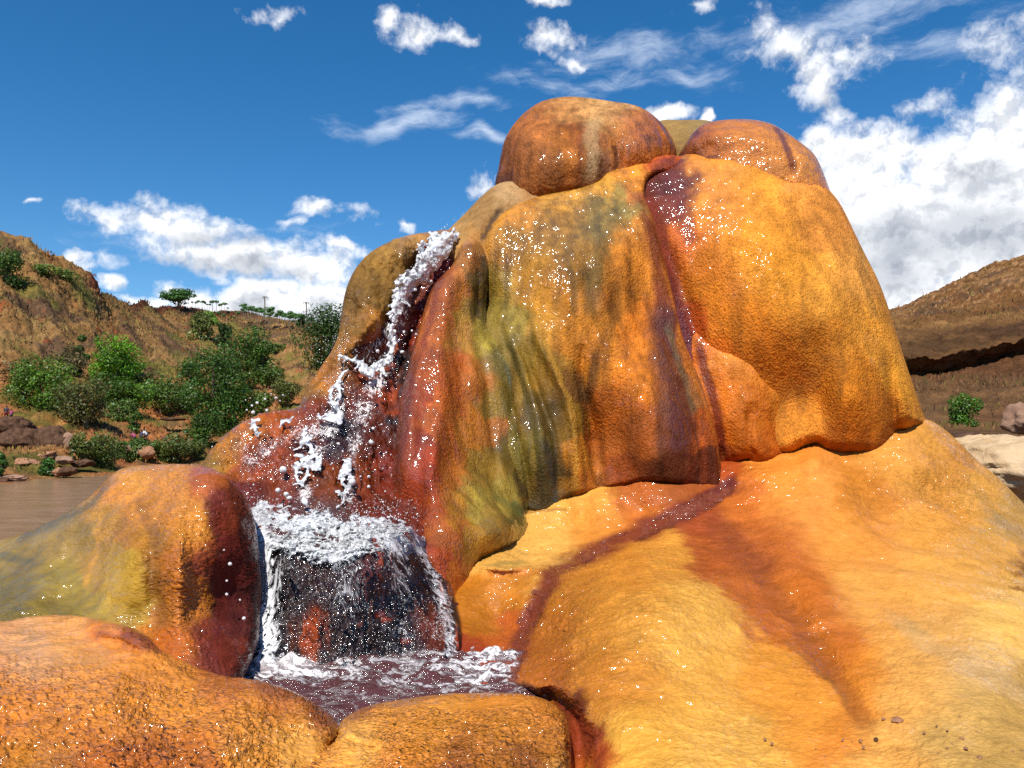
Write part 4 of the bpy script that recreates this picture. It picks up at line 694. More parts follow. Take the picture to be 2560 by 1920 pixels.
splash = [
    ('white splash of linked blobs thrown off the upper red rock, below the white gush', [[(850, 888, 30, 3), (866, 896, 34, 4), (882, 900, 36, 4), (900, 908, 38, 6), (912, 926, 40, 11), (926, 932, 42, 12), (932, 920, 42, 7), (944, 912, 40, 6), (956, 908, 38, 9), (970, 902, 36, 8), (978, 885, 34, 6), (984, 860, 30, 5), (990, 840, 26, 4)], [(905, 909, 38, 5), (896, 916, 38, 3)], [(950, 915, 38, 8), (956, 925, 38, 5)]]),
    ('thin looping white splash with drips hanging over the left of the red rock', [[(862, 930, 28, 2), (850, 944, 30, 4), (846, 962, 32, 6), (830, 972, 32, 3), (824, 992, 34, 3), (832, 1008, 36, 6), (842, 1020, 36, 5), (852, 1036, 36, 6), (848, 1054, 36, 8)], [(848, 962, 32, 5), (850, 990, 34, 3), (842, 1012, 36, 4)], [(796, 1040, 34, 3), (808, 1046, 34, 3), (822, 1046, 34, 4), (834, 1050, 34, 6)], [(838, 1040, 34, 4), (826, 1034, 34, 3), (812, 1036, 34, 2)]]),
    ('largest low white splash with curling arms above the foaming ledge, left side', [[(764, 1072, 40, 2), (762, 1090, 40, 9), (756, 1104, 40, 7), (750, 1118, 38, 3)], [(762, 1096, 40, 5), (776, 1112, 40, 3), (782, 1130, 42, 5)], [(742, 1138, 38, 3), (756, 1142, 40, 5), (768, 1148, 42, 6), (780, 1140, 44, 4), (792, 1134, 44, 3)], [(768, 1150, 42, 6), (776, 1162, 42, 5), (790, 1168, 44, 8), (800, 1156, 44, 6), (802, 1140, 44, 3)], [(776, 1164, 42, 4), (760, 1164, 42, 4), (744, 1160, 40, 6), (740, 1172, 40, 4)], [(744, 1170, 38, 4), (738, 1190, 36, 3), (748, 1206, 36, 3), (758, 1214, 34, 2)], [(770, 1170, 38, 3), (766, 1190, 36, 3), (756, 1204, 34, 3)], [(752, 1180, 36, 2), (764, 1186, 36, 2)]]),
    ('bright narrow white splash falling beside the middle groove, right of the curling splash', [[(874, 1150, 36, 7), (868, 1164, 38, 10), (860, 1180, 38, 11), (852, 1192, 36, 6), (856, 1208, 34, 3), (866, 1218, 34, 3), (878, 1206, 36, 3), (884, 1194, 36, 2)], [(840, 1228, 32, 2), (854, 1236, 32, 3), (868, 1230, 32, 3), (874, 1216, 34, 3)], [(862, 1236, 30, 3), (858, 1254, 30, 3)], [(872, 1188, 36, 4), (876, 1200, 36, 3)]]),
    ('small white drips crossing the upper left shoulder above the orange flank', [[(632, 1050, 24, 3), (634, 1062, 24, 5), (638, 1074, 22, 3), (644, 1086, 22, 4)], [(632, 1052, 24, 3), (648, 1050, 24, 3)]]),
    ('tiny short white blob of water above the left shoulder, right of the small drips', [[(704, 1052, 26, 4), (714, 1051, 26, 3), (722, 1053, 26, 4)]]),
]
for lab, ch in splash:
    rj = random.Random(len(lab)); tw = []
    for c in ch:
        for p in c:
            for _ in range(1 if p[3] < 5 else 3):      # little side jets that end in a bead
                a, L = rj.uniform(0, 6.28), rj.uniform(6, 20); q = (p[0] + math.cos(a) * L, p[1] + math.sin(a) * L * .8 + 2, p[2] + rj.uniform(-4, 8))
                tw.append([(p[0], p[1], p[2], min(p[3], 2.6)), ((p[0] + q[0]) / 2, (p[1] + q[1]) / 2 + 1, (p[2] + q[2]) / 2, 1.1), (*q, rj.uniform(1.4, 2.6))])
    ch = [[(p[0], p[1], p[2], p[3] * 1.0 + .2) for p in c] for c in ch] + tw
    xs = [p[0] for c in ch for p in c]; ys = [p[1] for c in ch for p in c]; ws = [p[2] for c in ch for p in c]
    o = sdf_mesh('water_splash', ch, (min(xs) - 22, max(xs) + 22, min(ys) - 22, max(ys) + 22, min(ws) - 20, max(ws) + 20), 1.5, M_foam, amp=(2.4, 13, 1.0, 5), k=4)
    tag(o, lab, 'splash', 'white splashes in front of the red rock')

# droplets hanging in the air: every one a thing of its own
def ico(sub=2):
    import bmesh
    bm = bmesh.new(); bmesh.ops.create_icosphere(bm, subdivisions=sub, radius=1.0)
    V = np.array([v.co[:] for v in bm.verts]); Fc = np.array([[v.index for v in f.verts] for f in bm.faces]); bm.free()
    return V, Fc
ICO2 = ico(2); ICO3 = ico(3)
rd = random.Random(11)
drop_me = []
for k in range(4):
    V = ICO3[0].copy(); V *= 1 + .10 * fbm(V * 1.3 + 9 * k, 2)[:, None]; V[:, 2] *= [1, 1.12, .9, 1.05][k]
    drop_me.append(make_mesh('water_droplet', V, ICO3[1], M_drop))
drops = [(1155, 829, 4), (987, 828, 4), (1001, 784, 4), (1030, 827, 3), (1048, 828, 4), (1006, 880, 5.5), (944, 878, 6), (968, 898, 5), (925, 958, 4), (951, 990, 4.5), (916, 1040, 5), (926, 1046, 3), (933, 1071, 5.5), (928, 1106, 7), (912, 1079, 3), (846, 1109, 3), (779, 1091, 6), (765, 1086, 5), (708, 1175, 13), (695, 1226, 8), (716, 1236, 8), (724, 1245, 7), (881, 1205, 11), (922, 1192, 5), (922, 1217, 4.5), (762, 1254, 10),
         (690, 995, 5), (667, 1026, 5), (633, 1031, 5.5), (643, 1007, 3.5), (630, 1014, 3), (663, 998, 3), (617, 1025, 2.5), (708, 988, 2), (700, 1002, 2), (614, 1000, 1.5), (626, 995, 1.5), (678, 985, 2), (575, 1410, 6), (567, 1486, 5), (610, 1546, 6), (536, 1600, 4), (578, 1621, 5), (567, 1452, 3), (600, 1500, 3), (560, 1375, 2.5), (590, 1580, 3), (1112, 568, 2), (1104, 573, 1.5), (1118, 562, 1.3), (952, 905, 3), (1040, 836, 3), (1010, 830, 3), (983, 815, 5), (1013, 860, 2.5), (870, 1095, 3), (857, 1128, 3), (1110, 1190, 3), (1076, 1014, 3)]
for i in range(95):
    cx, cy, sx_, sy_ = rd.choice([(850, 1000, 60, 60), (780, 1150, 80, 50), (950, 900, 60, 80), (800, 1230, 120, 40), (700, 1080, 70, 50), (960, 1120, 60, 80), (640, 1010, 30, 12)])
    x, y = rd.gauss(cx, sx_), rd.gauss(cy, sy_)
    if y > 1290 or (x < 745 and y < 1030 and x + (1030 - y) * 1.2 < 700): continue
    drops.append((x, y, rd.choice([1.0, 1.3, 1.6, 2, 2.6])))
where = [(1030, 'upper red channel beside the white gush'), ]
for i, (x, y, r) in enumerate(drops):
    air = x < 730 and y < 1035
    if air: d = 3.55
    elif x < 620: d = 2.42
    else: d = float(BED(np.array([x]), np.array([y]))[0]) - rd.uniform(.06, .2)
    base = drop_me[i % 4]
    o = base if i < 4 else base.copy()
    if i >= 4: COL.objects.link(o)
    o.location = at(x, y, d); s = r * d / F * (.8 if r > 4.5 else .95); o.scale = (s, s, s * rd.uniform(.75, 1.5)); o.rotation_euler = (rd.uniform(0, 3), rd.uniform(0, 3), 0)
    if air: lab, g = 'white water droplet flying clear of the rock against the dark green trees', 'droplets in front of the trees'
    elif x < 620: lab, g = 'white water droplet over the dark maroon side of the left block', 'droplets over the maroon wall'
    elif y < 860: lab, g = 'small white droplet over the upper red channel near the white gush', 'droplets by the upper red channel'
    elif y < 1100: lab, g = 'white water droplet over the dark red rock halfway down the cascade', 'droplets halfway down the cascade'
    else: lab, g = 'white water droplet in front of the brown wall above the foaming ledge', 'droplets above the foaming ledge'
    own = {10: 'round white drop just left of the dark hole, second of the upper pair', 13: 'bright round drop right of the lowest lacy foam', 18: 'biggest flat white drop over the brown wall, left end', 19: 'oval white drop at the left, first of the row sinking to the foam', 20: 'oval white drop, second of the row sinking to the foam', 21: 'oval white drop, last of the row sinking to the foam', 22: 'big oval white drop hanging right of the narrow bright splash', 25: 'large pale drop about to hit the middle of the ledge foam'}
    if i in own: tag(o, own[i], 'water droplet')
    else: tag(o, lab, 'water droplet', g)

# ragged foam sheets clinging to the rock
def foam_sheet(name, outline, base, amp, thr, label, mat=M_foam, step=2.0, freq=(20, 20), spike=1.0, soft=40, seed=0, off=.012, cat='foam'):
    pol = catmull(outline)
    gx = np.arange(pol[:, 0].min(), pol[:, 0].max() + step, step); gy = np.arange(pol[:, 1].min(), pol[:, 1].max() + step, step)
    X, Y = np.meshgrid(gx, gy)
    D, _ = seg_dist(X, Y, pol); S = np.where(inside(X, Y, pol), D, -D)
    Q = np.stack([X / freq[0], Y / freq[1], np.full(X.shape, seed * 7.3)], -1)
    Q = Q + .5 * fbm(Q * .7 + 3, 2)[..., None]
    n = fbm(Q, 5, .62); rg = 1 - np.abs(fbm(Q * .9 + 40, 4, .6)) * 2
    m = n * .6 + rg * .5 + sstep(0, soft, S) * 1.1 - 1.1 + (S < 0) * -3
    keepv = m > thr
    k = keepv[:-1, :-1] & keepv[1:, :-1] & keepv[:-1, 1:] & keepv[1:, 1:]
    hgt = amp * (np.clip(m - thr, 0, 1.2) ** .7 * (.6 + .5 * spike * fbm(Q * 2.6 + 9, 3)) )
    Pp = at(X, Y, base(X, Y) - off - hgt)
    vid = -np.ones(X.shape, int); us = np.zeros(X.shape, bool)
    us[:-1, :-1] |= k; us[1:, :-1] |= k; us[:-1, 1:] |= k; us[1:, 1:] |= k
    idx = np.where(us); vid[idx] = np.arange(len(idx[0]))
    q = np.stack([vid[:-1, :-1][k], vid[1:, :-1][k], vid[1:, 1:][k], vid[:-1, 1:][k]], 1)
    V = Pp[idx]; b = V.mean(0)
    o = make_mesh(name, V - b, q, mat); o.location = b
    sm = o.modifiers.new('thickness', 'SOLIDIFY'); sm.thickness = .006; sm.offset = -1
    tag(o, label, kind='stuff')
    return o
foam_sheet('ledge_foam', [(618, 1262), (660, 1248), (760, 1262), (850, 1272), (930, 1280), (1000, 1296), (1060, 1330), (1110, 1352), (1130, 1376), (1060, 1396), (960, 1392), (900, 1402), (840, 1420), (770, 1404), (700, 1384), (650, 1390), (612, 1330)],
           BED, .045, -.66, 'churning sheet of white foam spilling over the ledge above the dark rock face', freq=(34, 20), spike=1.3, soft=22, seed=1)

# thin lacy veils of running water: real film, clear where there is no foam
def veil_material(name, stretch, rot, lo, hi, col=(.84, .84, .86)):
    m, t, b = material(name)
    P = t.new('ShaderNodeTexCoord').outputs['Object']
    Pr = t.mapping(P, scale=(1, 1, stretch), rot=(0, R(rot), 0))
    wn = t.new('ShaderNodeTexNoise'); t.set(wn.inputs['Vector'], Pr); wn.inputs['Scale'].default_value = 14; wn.inputs['Detail'].default_value = 3
    Pw = t.vmath('ADD', Pr, t.vmath('SCALE', t.vmath('SUBTRACT', wn.outputs[1], (.5, .5, .5)), scale=.10))
    n = t.noise(Pw, 26, 5, .65); n2 = t.noise(Pw, 75, 4, .7); n3 = t.noise(P, 6, 3, .5)
    rdg = t.math('SUBTRACT', 1.0, t.math('MULTIPLY', t.math('ABSOLUTE', t.math('SUBTRACT', n, .5)), 11))
    f = t.math('ADD', t.math('ADD', t.math('MULTIPLY', rdg, .35), t.math('MULTIPLY', n2, 1.3)), t.math('MULTIPLY', n3, .8))
    a = t.math('MULTIPLY', t.ramp(t.math('ADD', f, t.math('MULTIPLY', t.attr('dens').outputs['Fac'], 1.0)), lo, hi), .95)
    b.inputs['Base Color'].default_value = (*col, 1); b.inputs['Roughness'].default_value = .3
    t.set(b.inputs['Normal'], t.bump(n2, .01, .6))
    film = t.new('ShaderNodeBsdfTransparent'); gl = t.new('ShaderNodeBsdfGlossy'); gl.inputs['Roughness'].default_value = .08
    t.set(gl.inputs['Normal'], t.bump(t.math('ADD', n, t.math('MULTIPLY', n2, .5)), .012, .9))
    fr = t.new('ShaderNodeFresnel'); fr.inputs[0].default_value = 1.33
    m1 = t.new('ShaderNodeMixShader'); t.set(m1.inputs[0], t.math('MULTIPLY', fr.outputs[0], t.ramp(t.attr('dens').outputs['Fac'], -.6, 0))); t.l.new(film.outputs[0], m1.inputs[1]); t.l.new(gl.outputs[0], m1.inputs[2])
    m2 = t.new('ShaderNodeMixShader'); t.set(m2.inputs[0], a); t.l.new(m1.outputs[0], m2.inputs[1]); t.l.new(b.outputs[0], m2.inputs[2])
    t.l.new(m2.outputs[0], t.out.inputs[0])
    return m
def veil(name, paths, label, mat, off=.02, step=4, base=None, edge=1.0, rip=.012):
    """film over the rock along one or more paths of (x, y, half width, density)"""
    base = base or BED
    allp = np.array([p for pth in paths for p in pth], float)
    x0, x1 = (allp[:, 0] - allp[:, 2]).min() - 8, (allp[:, 0] + allp[:, 2]).max() + 8; y0, y1 = (allp[:, 1] - allp[:, 2]).min() - 8, (allp[:, 1] + allp[:, 2]).max() + 8
    X, Y = np.meshgrid(np.arange(x0, x1, step), np.arange(y0, y1, step)); dens = np.full(X.shape, -9.0)
    for pth in paths:
        pl = catmull([tuple(map(float, p)) for p in pth], closed=False)
        best = np.full(X.shape, -9.0)
        for p in pl:
            q = np.hypot(X - p[0], Y - p[1]) / p[2]
            best = np.maximum(best, p[3] - edge * q ** 2)
        dens = np.maximum(dens, best)
    keepv = dens > -.75
    k = keepv[:-1, :-1] | keepv[1:, :-1] | keepv[:-1, 1:] | keepv[1:, 1:]
    us = np.zeros(X.shape, bool); us[:-1, :-1] |= k; us[1:, :-1] |= k; us[:-1, 1:] |= k; us[1:, 1:] |= k
    Q = np.stack([X / 26, Y / 60, 0 * X], -1)
    P = at(X, Y, base(X, Y) - off - rip * (1 + fbm(Q, 3)) * np.clip(dens + .8, 0, 1))
    vid = -np.ones(X.shape, int); idx = np.where(us); vid[idx] = np.arange(len(idx[0]))
    q = np.stack([vid[:-1, :-1][k], vid[1:, :-1][k], vid[1:, 1:][k], vid[:-1, 1:][k]], 1)
    V = P[idx]; b_ = V.mean(0)
    o = make_mesh(name, V - b_, q, mat, attrs={'dens': np.maximum(dens[idx], -2)}); o.location = b_
    tag(o, label, kind='stuff'); return o
VM_up = veil_material('lacy_red_water', .45, 24, 1.50, 2.05, (.86, .78, .76))
VM_low = veil_material('lacy_falling_water', .30, 0, 1.50, 2.1)
veil('upper_veil', [[(1040, 690, 34, .35), (1010, 770, 34, .35), (985, 850, 34, .30), (955, 930, 40, .45), (915, 1010, 44, .5), (890, 1090, 40, .45), (880, 1170, 32, .4), (872, 1250, 30, .55)],
                    [(930, 800, 34, .35), (890, 850, 40, .45), (860, 910, 30, .35), (846, 980, 30, .35), (838, 1050, 44, .45), (800, 1110, 50, .45), (770, 1170, 40, .3), (760, 1240, 40, .45)],
                    [(960, 830, 40, .45), (920, 890, 36, .35)]],
     'thin lacy water sliding down the upper red rock', VM_up)
veil('shoulder_veil', [[(850, 1050, 40, .4), (760, 1080, 44, .35), (690, 1110, 44, .42), (640, 1150, 40, .4), (620, 1190, 30, .35)], [(600, 1110, 40, .30), (620, 1150, 40, .35)], [(800, 1140, 40, .25), (740, 1200, 50, .3)]],
     'fans of thin white spray on the dark left shoulder', VM_up)
veil('lower_veil', [[(630, 1300, 46, .6), (656, 1360, 60, .75), (664, 1450, 60, .8), (664, 1560, 54, .75), (668, 1680, 54, .85)], [(720, 1370, 70, .35), (730, 1450, 70, .22), (740, 1560, 70, .08), (740, 1670, 70, .1)],
                    [(850, 1390, 110, .40), (860, 1470, 110, .30), (860, 1570, 110, .14), (860, 1680, 110, .14)], [(980, 1370, 80, .45), (1000, 1440, 80, .32), (1010, 1540, 90, .2), (1010, 1670, 90, .2)],
                    [(1030, 1340, 30, .4), (1080, 1430, 36, .5), (1112, 1520, 34, .5), (1126, 1610, 34, .55), (1126, 1690, 36, .6)]],
     'broken veil of white water running down the dark face', VM_low, off=.06)
# glossy dark red runnels
def runnel_material():
    m, t, b = material('red_running_water')
    P = t.new('ShaderNodeTexCoord').outputs['Object']; n = t.noise(t.mapping(P, scale=(1, 1, 1)), 38, 5, .65); n2 = t.noise(P, 90, 3, .6)
    wh = t.ramp(n, .60, .74, 0, .5)
    b.inputs['Roughness'].default_value = .07
    t.set(b.inputs['Base Color'], t.mix(wh, (.20, .050, .026), (.75, .60, .52)))
    t.set(b.inputs['Normal'], t.bump(t.math('ADD', n, t.math('MULTIPLY', n2, .4)), .012, .8))
    tr = t.new('ShaderNodeBsdfTransparent'); mx = t.new('ShaderNodeMixShader')
    t.set(mx.inputs[0], t.math('MULTIPLY', t.ramp(t.math('ADD', t.attr('dens').outputs['Fac'], t.math('MULTIPLY', t.math('SUBTRACT', n, .5), 1.2)), -.5, .45), .88)); t.l.new(tr.outputs[0], mx.inputs[1]); t.l.new(b.outputs[0], mx.inputs[2]); t.l.new(mx.outputs[0], t.out.inputs[0])
    return m
M_run = runnel_material()
def obj_depth(name, grid=4):
    """depth of a finished body along each photo ray, from its own vertices"""
    me = bpy.data.objects[name].data; n = len(me.vertices); co = np.empty(n * 3, np.float32); me.vertices.foreach_get('co', co); co = co.reshape(-1, 3) + rootn - CAM
    fw = co @ np.array([0, cp_, sp_]); up = co @ np.array([0, -sp_, cp_]); X = 1280 + F * co[:, 0] / fw; Y = 960 - F * up / fw
    W_, H_ = 3400 // grid, 2400 // grid; D = np.full((H_, W_), 99.0)
    i = ((Y + 100) / grid).astype(int).clip(0, H_ - 1); j = ((X + 400) / grid).astype(int).clip(0, W_ - 1)
    np.minimum.at(D, (i, j), fw)
    for _ in range(3):   # close pinholes
        E = D.copy()
        for dy, dx in ((0, 1), (0, -1), (1, 0), (-1, 0)): E = np.where(D > 90, np.minimum(E, np.roll(np.roll(D, dy, 0), dx, 1)), E)
        D = E
    for _ in range(4):
        G_ = np.where(D > 90, np.nan, D); st = np.stack([np.roll(np.roll(G_, dy, 0), dx, 1) for dy in (-1, 0, 1) for dx in (-1, 0, 1)])
        with np.errstate(all='ignore'):
            import warnings; warnings.simplefilter('ignore'); D = np.where(D > 90, D, np.nanmean(st, 0))
    def f(X, Y):
        return D[((Y + 100) / grid).astype(int).clip(0, H_ - 1), ((X + 400) / grid).astype(int).clip(0, W_ - 1)]
    return f
dA = obj_depth('apron')
veil('apron_runnel', [[(1822, 1222, 20, .4), (1770, 1250, 30, .5), (1700, 1285, 30, .5), (1610, 1326, 26, .5), (1520, 1363, 22, .5), (1440, 1402, 21, .5), (1385, 1436, 22, .5), (1345, 1492, 30, .5), (1316, 1560, 34, .5), (1286, 1630, 38, .5), (1262, 1700, 40, .5)]],
     'glossy dark red runnel crossing the apron down to the pool', M_run, off=.010, base=dA, step=3, rip=.005, edge=1.3)
# fine spray: thousands of specks nobody could count
def specks(name, boxes, label, seed):
    r = np.random.RandomState(seed); Vs, Fs = [], []
    oc = np.array([(1, 0, 0), (-1, 0, 0), (0, 1, 0), (0, -1, 0), (0, 0, 1), (0, 0, -1)], float)
    of = np.array([(0, 2, 4), (2, 1, 4), (1, 3, 4), (3, 0, 4), (2, 0, 5), (1, 2, 5), (3, 1, 5), (0, 3, 5)])
    n0 = 0
    for (cx, cy, sx_, sy_, n, rmin, rmax) in boxes:
        x = r.normal(cx, sx_, n); y = r.normal(cy, sy_, n)
        cl = fbm(np.stack([x / 30, y / 30, 0 * x + seed], -1), 3) > r.uniform(-.5, .35, n)
        x, y = x[cl], y[cl]
        ok = ~((x < 745) & (y < 1045)) & (y < 1700) & (y > 575) & (x < 1130) & (x > 600)
        x, y = x[ok], y[ok]
        d = BED(x, y) - r.uniform(.0, .10, len(x)); s = r.uniform(rmin, rmax, len(x)) ** 1.0 * d / F
        P = at(x, y, d)
        Vs.append((P[:, None] + oc[None] * s[:, None, None]).reshape(-1, 3))
        Fs.append((of[None] + 6 * (n0 + np.arange(len(x)))[:, None, None]).reshape(-1, 3)); n0 += len(x)
    V = np.concatenate(Vs); b = V.mean(0)
    o = make_mesh(name, V - b, np.concatenate(Fs), M_drop); o.location = b
    tag(o, label, 'spray', kind='stuff')
specks('upper_spray', [(840, 930, 40, 60, 500, .6, 1.6), (700, 1120, 60, 50, 700, .5, 1.4), (800, 1130, 80, 60, 350, .6, 1.6), (940, 1080, 60, 90, 120, .5, 1.4), (1030, 720, 40, 60, 120, .6, 1.4), (880, 870, 40, 50, 260, .6, 1.4)], 'fine white spray specks over the red upper cascade', 3)
specks('lower_spray', [(860, 1280, 160, 22, 1500, .7, 1.9), (640, 1400, 26, 110, 1200, .6, 1.8), (900, 1450, 120, 60, 1800, .5, 1.5), (1000, 1600, 80, 70, 1500, .5, 1.6), (1100, 1560, 26, 90, 900, .5, 1.5), (760, 1500, 80, 100, 900, .5, 1.4), (850, 1670, 200, 20, 900, .6, 1.8)], 'fine white spray specks in front of the dark lower rock face', 4)

# pool of the lower basin
PZ = CAM[2] - .745
def pool_material():
    m, t, b = material('murky_foaming_water')
    P = t.new('ShaderNodeTexCoord').outputs['Object']
    Pw = t.mapping(P, scale=(1, 2.4, 1))
    w1 = t.new('ShaderNodeTexNoise'); t.set(w1.inputs['Vector'], Pw); w1.inputs['Scale'].default_value = 7; w1.inputs['Detail'].default_value = 4
    Pq = t.vmath('ADD', Pw, t.vmath('SCALE', t.vmath('SUBTRACT', w1.outputs[1], (.5, .5, .5)), scale=.28))
    n = t.noise(Pq, 6, 8, .66)
    ridge = t.math('SUBTRACT', 1.0, t.math('MULTIPLY', t.math('ABSOLUTE', t.math('SUBTRACT', n, .5)), 9))
    fo = t.attr('foam').outputs['Fac']
    mask = t.math('ADD', t.math('MULTIPLY', t.ramp(ridge, .3, 1.0), .48), fo)
    mask = t.ramp(t.math('ADD', mask, t.math('MULTIPLY', t.noise(P, 60, 4, .7), .5)), .55, 1.05)
    t.set(b.inputs['Base Color'], t.mix(mask, (.085, .030, .030), (.72, .68, .68)))
    t.set(b.inputs['Roughness'], t.fmix(mask, .10, .45))
    b.inputs['Specular IOR Level'].default_value = .5
    h = t.math('ADD', t.noise(Pq, 9, 5, .6), t.math('MULTIPLY', mask, .25))
    t.set(b.inputs['Normal'], t.bump(h, .035, .8))
    return m
gx, gy = np.meshgrid(np.linspace(-1.05, .10, 260), np.linspace(1.75, 2.75, 220))
dist_fall = np.maximum(0, (2.50 + .10 * np.sin(gx * 5)) - gy)
lf = np.exp(-((gx + .80) / .20) ** 2); rt = np.exp(-((gx + .06) / .16) ** 2)
foamv = np.clip((.16 + .65 * lf + .25 * rt) * np.exp(-dist_fall / (.05 + .10 * lf + .05 * rt)), 0, 1)
zz = .022 * fbm(np.stack([gx * 6, gy * 14, gx * 0], -1), 3) + .03 * np.clip(foamv, 0, 1) * (.3 + fbm(np.stack([gx * 26, gy * 26, gx * 0 + 5], -1), 3))
Vp = np.stack([gx, gy, zz], -1).reshape(-1, 3)
ii = np.arange(gx.size).reshape(gx.shape)
qf = np.stack([ii[:-1, :-1].ravel(), ii[:-1, 1:].ravel(), ii[1:, 1:].ravel(), ii[1:, :-1].ravel()], 1)
o = make_mesh('pool_water', Vp, qf, pool_material(), attrs={'foam': foamv.ravel()}); o.location = (0, 0, PZ)
tag(o, kind='structure')
# ------------------------------------------------------------------ land, river
RZ = 2.0
KN = {}   # px -> twelve knots (x photo px, height photo px or z, depth)
def zk(d, z): return ('z', d, z)
def col_knots(px, knots):
    out = []
    th = math.atan2((px - 1280) / F, 1.0)
    for k in knots:
        if k[0] == 'z': d, z = k[1], k[2]
        else:
            py, d = k; z = float(at(px, py, d)[2])
        r = d / math.cos(th)
        out.append((r, z))
    return th, out
def shore(py): return ('z', float(depth_at_z(py, RZ)), RZ)
def left(px, s, E_, F_, G_, H_, far=(None, None)):
    g = [((F_[0] * (1 - t) + G_[0] * t), (F_[1] * (1 - t) + G_[1] * t)) for t in (.5, 1)]
    g += [((G_[0] * (1 - t) + H_[0] * t), (G_[1] * (1 - t) + H_[1] * t)) for t in (.35, .7)]
    hz = float(at(px, H_[0], H_[1])[2])
    return col_knots(px, [zk(1.0, 3.6), zk(5, 3.9), zk(16, 1.4), zk(30, .9), shore(s), E_, F_, *g, H_, zk(H_[1] + 60, hz - 6), zk(3200, CAM[2] + 14)])
def right(px, E_, F_, g1, g2, g3, g4, H_):
    hz = float(at(px, H_[0], H_[1])[2])
    return col_knots(px, [zk(1.0, 3.6), zk(5, 4.1), zk(9, 4.75), (1105, 16), (1065, 27), E_, F_, g1, g2, g3, g4, H_, zk(H_[1] + 60, hz - 6), zk(3200, CAM[2] + 14)])
cols_ = [
 left(-2600, 1280, (1060, 80), (950, 95), (700, 120), (480, 150)), left(-700, 1255, (1058, 80), (930, 98), (640, 125), (400, 165)),
 left(-150, 1216, (1056, 86), (960, 103), (720, 132), (520, 168)), left(0, 1205, (1060, 88), (985, 105), (760, 135), (572, 170)), left(60, 1200, (1066, 88), (990, 107), (775, 138), (592, 172)), left(150, 1192, (1080, 88), (1000, 110), (800, 142), (640, 176)), left(200, 1187, (1084, 89), (1006, 113), (815, 146), (670, 178)),
 left(232, 1185, (1085, 90), (1010, 115), (830, 150), (700, 180)), left(240, 1184, (1085, 91), (1010, 116), (833, 152), (722, 184)), left(330, 1173, (1085, 100), (1020, 125), (860, 170), (757, 230)), left(450, 1166, (1078, 112), (1004, 140), (870, 205), (764, 300)),
 left(600, 1163, (1074, 122), (965, 170), (860, 240), (780, 310)), left(750, 1162, (1070, 122), (955, 170), (850, 240), (806, 305)), left(900, 1162, (1070, 122), (955, 170), (860, 240), (818, 300)), left(1600, 1162, (1070, 122), (980, 170), (900, 240), (850, 300)),
 right(2150, (1020, 42), (970, 50), (935, 55.4), (885, 54), (842, 62), (815, 80), (800, 140)), right(2280, (1010, 42), (960, 50), (925, 55.6), (876, 54), (836, 62), (800, 84), (756, 140)), right(2340, (1000, 42), (956, 50), (918, 55.6), (874, 54), (832, 62), (786, 86), (722, 140)),
 right(2440, (980, 42), (945, 50), (908, 55.6), (862, 54), (824, 62), (758, 90), (674, 140)), right(2560, (965, 42), (930, 50), (892, 55.6), (843, 54), (812, 62), (730, 92), (632, 140)), right(2800, (950, 42), (915, 50), (870, 55.4), (820, 54), (790, 62), (690, 92), (560, 140)), right(3600, (950, 42), (915, 50), (870, 55.4), (820, 54), (790, 62), (660, 92), (500, 140)), right(5200, (950, 42), (915, 50), (870, 55.4), (820, 54), (790, 62), (660, 92), (500, 140))]
ths = np.array([c[0] for c in cols_]); KR = np.array([[k[0] for k in c[1]] for c in cols_]); KZ = np.array([[k[1] for k in c[1]] for c in cols_])
# close the circle behind the camera
ths = np.concatenate([[-math.pi], ths, [math.pi]])
bk = np.array([(1, 3.8), (5, 4.1), (9, 4.3), (16, 4.5), (27, 4.6), (42, 5), (50, 5.4), (57, 6), (60, 6.5), (64, 7), (80, 8), (140, 10), (200, 8), (3200, CAM[2] + 14)])
KR = np.concatenate([[bk[:, 0]], KR, [bk[:, 0]]]); KZ = np.concatenate([[bk[:, 1]], KZ, [bk[:, 1]]])
tview = [math.atan((p - 1280) / F) for p in (-250, 1000, 2150, 2900)]
T = np.concatenate([np.linspace(-math.pi, tview[0], 90)[:-1], np.linspace(tview[0], tview[1], 520)[:-1], np.linspace(tview[1], tview[2], 120)[:-1], np.linspace(tview[2], tview[3], 260)[:-1], np.linspace(tview[3], math.pi, 90)])
segs = [4, 6, 8, 26, 34, 40, 34, 30, 34, 30, 44, 50, 6, 14]
rr, zz_ = [], []
for i in range(13):
    n = segs[i + 1] if i < 12 else segs[13]
    for t in np.arange(n) / n:
        rr.append((i, t))
rr.append((12, 1.0))
Rk = np.stack([np.interp(T, ths, KR[:, j]) for j in range(14)]); Zk = np.stack([np.interp(T, ths, KZ[:, j]) for j in range(14)])
RR = np.zeros((len(rr), len(T))); ZZ = RR.copy()
for a, (i, t) in enumerate(rr):
    RR[a] = Rk[i] * (1 - t) + Rk[i + 1] * t
    if i == 12: RR[a] = Rk[i] * (Rk[i + 1] / Rk[i]) ** t
    ZZ[a] = Zk[i] * (1 - t) + Zk[i + 1] * t
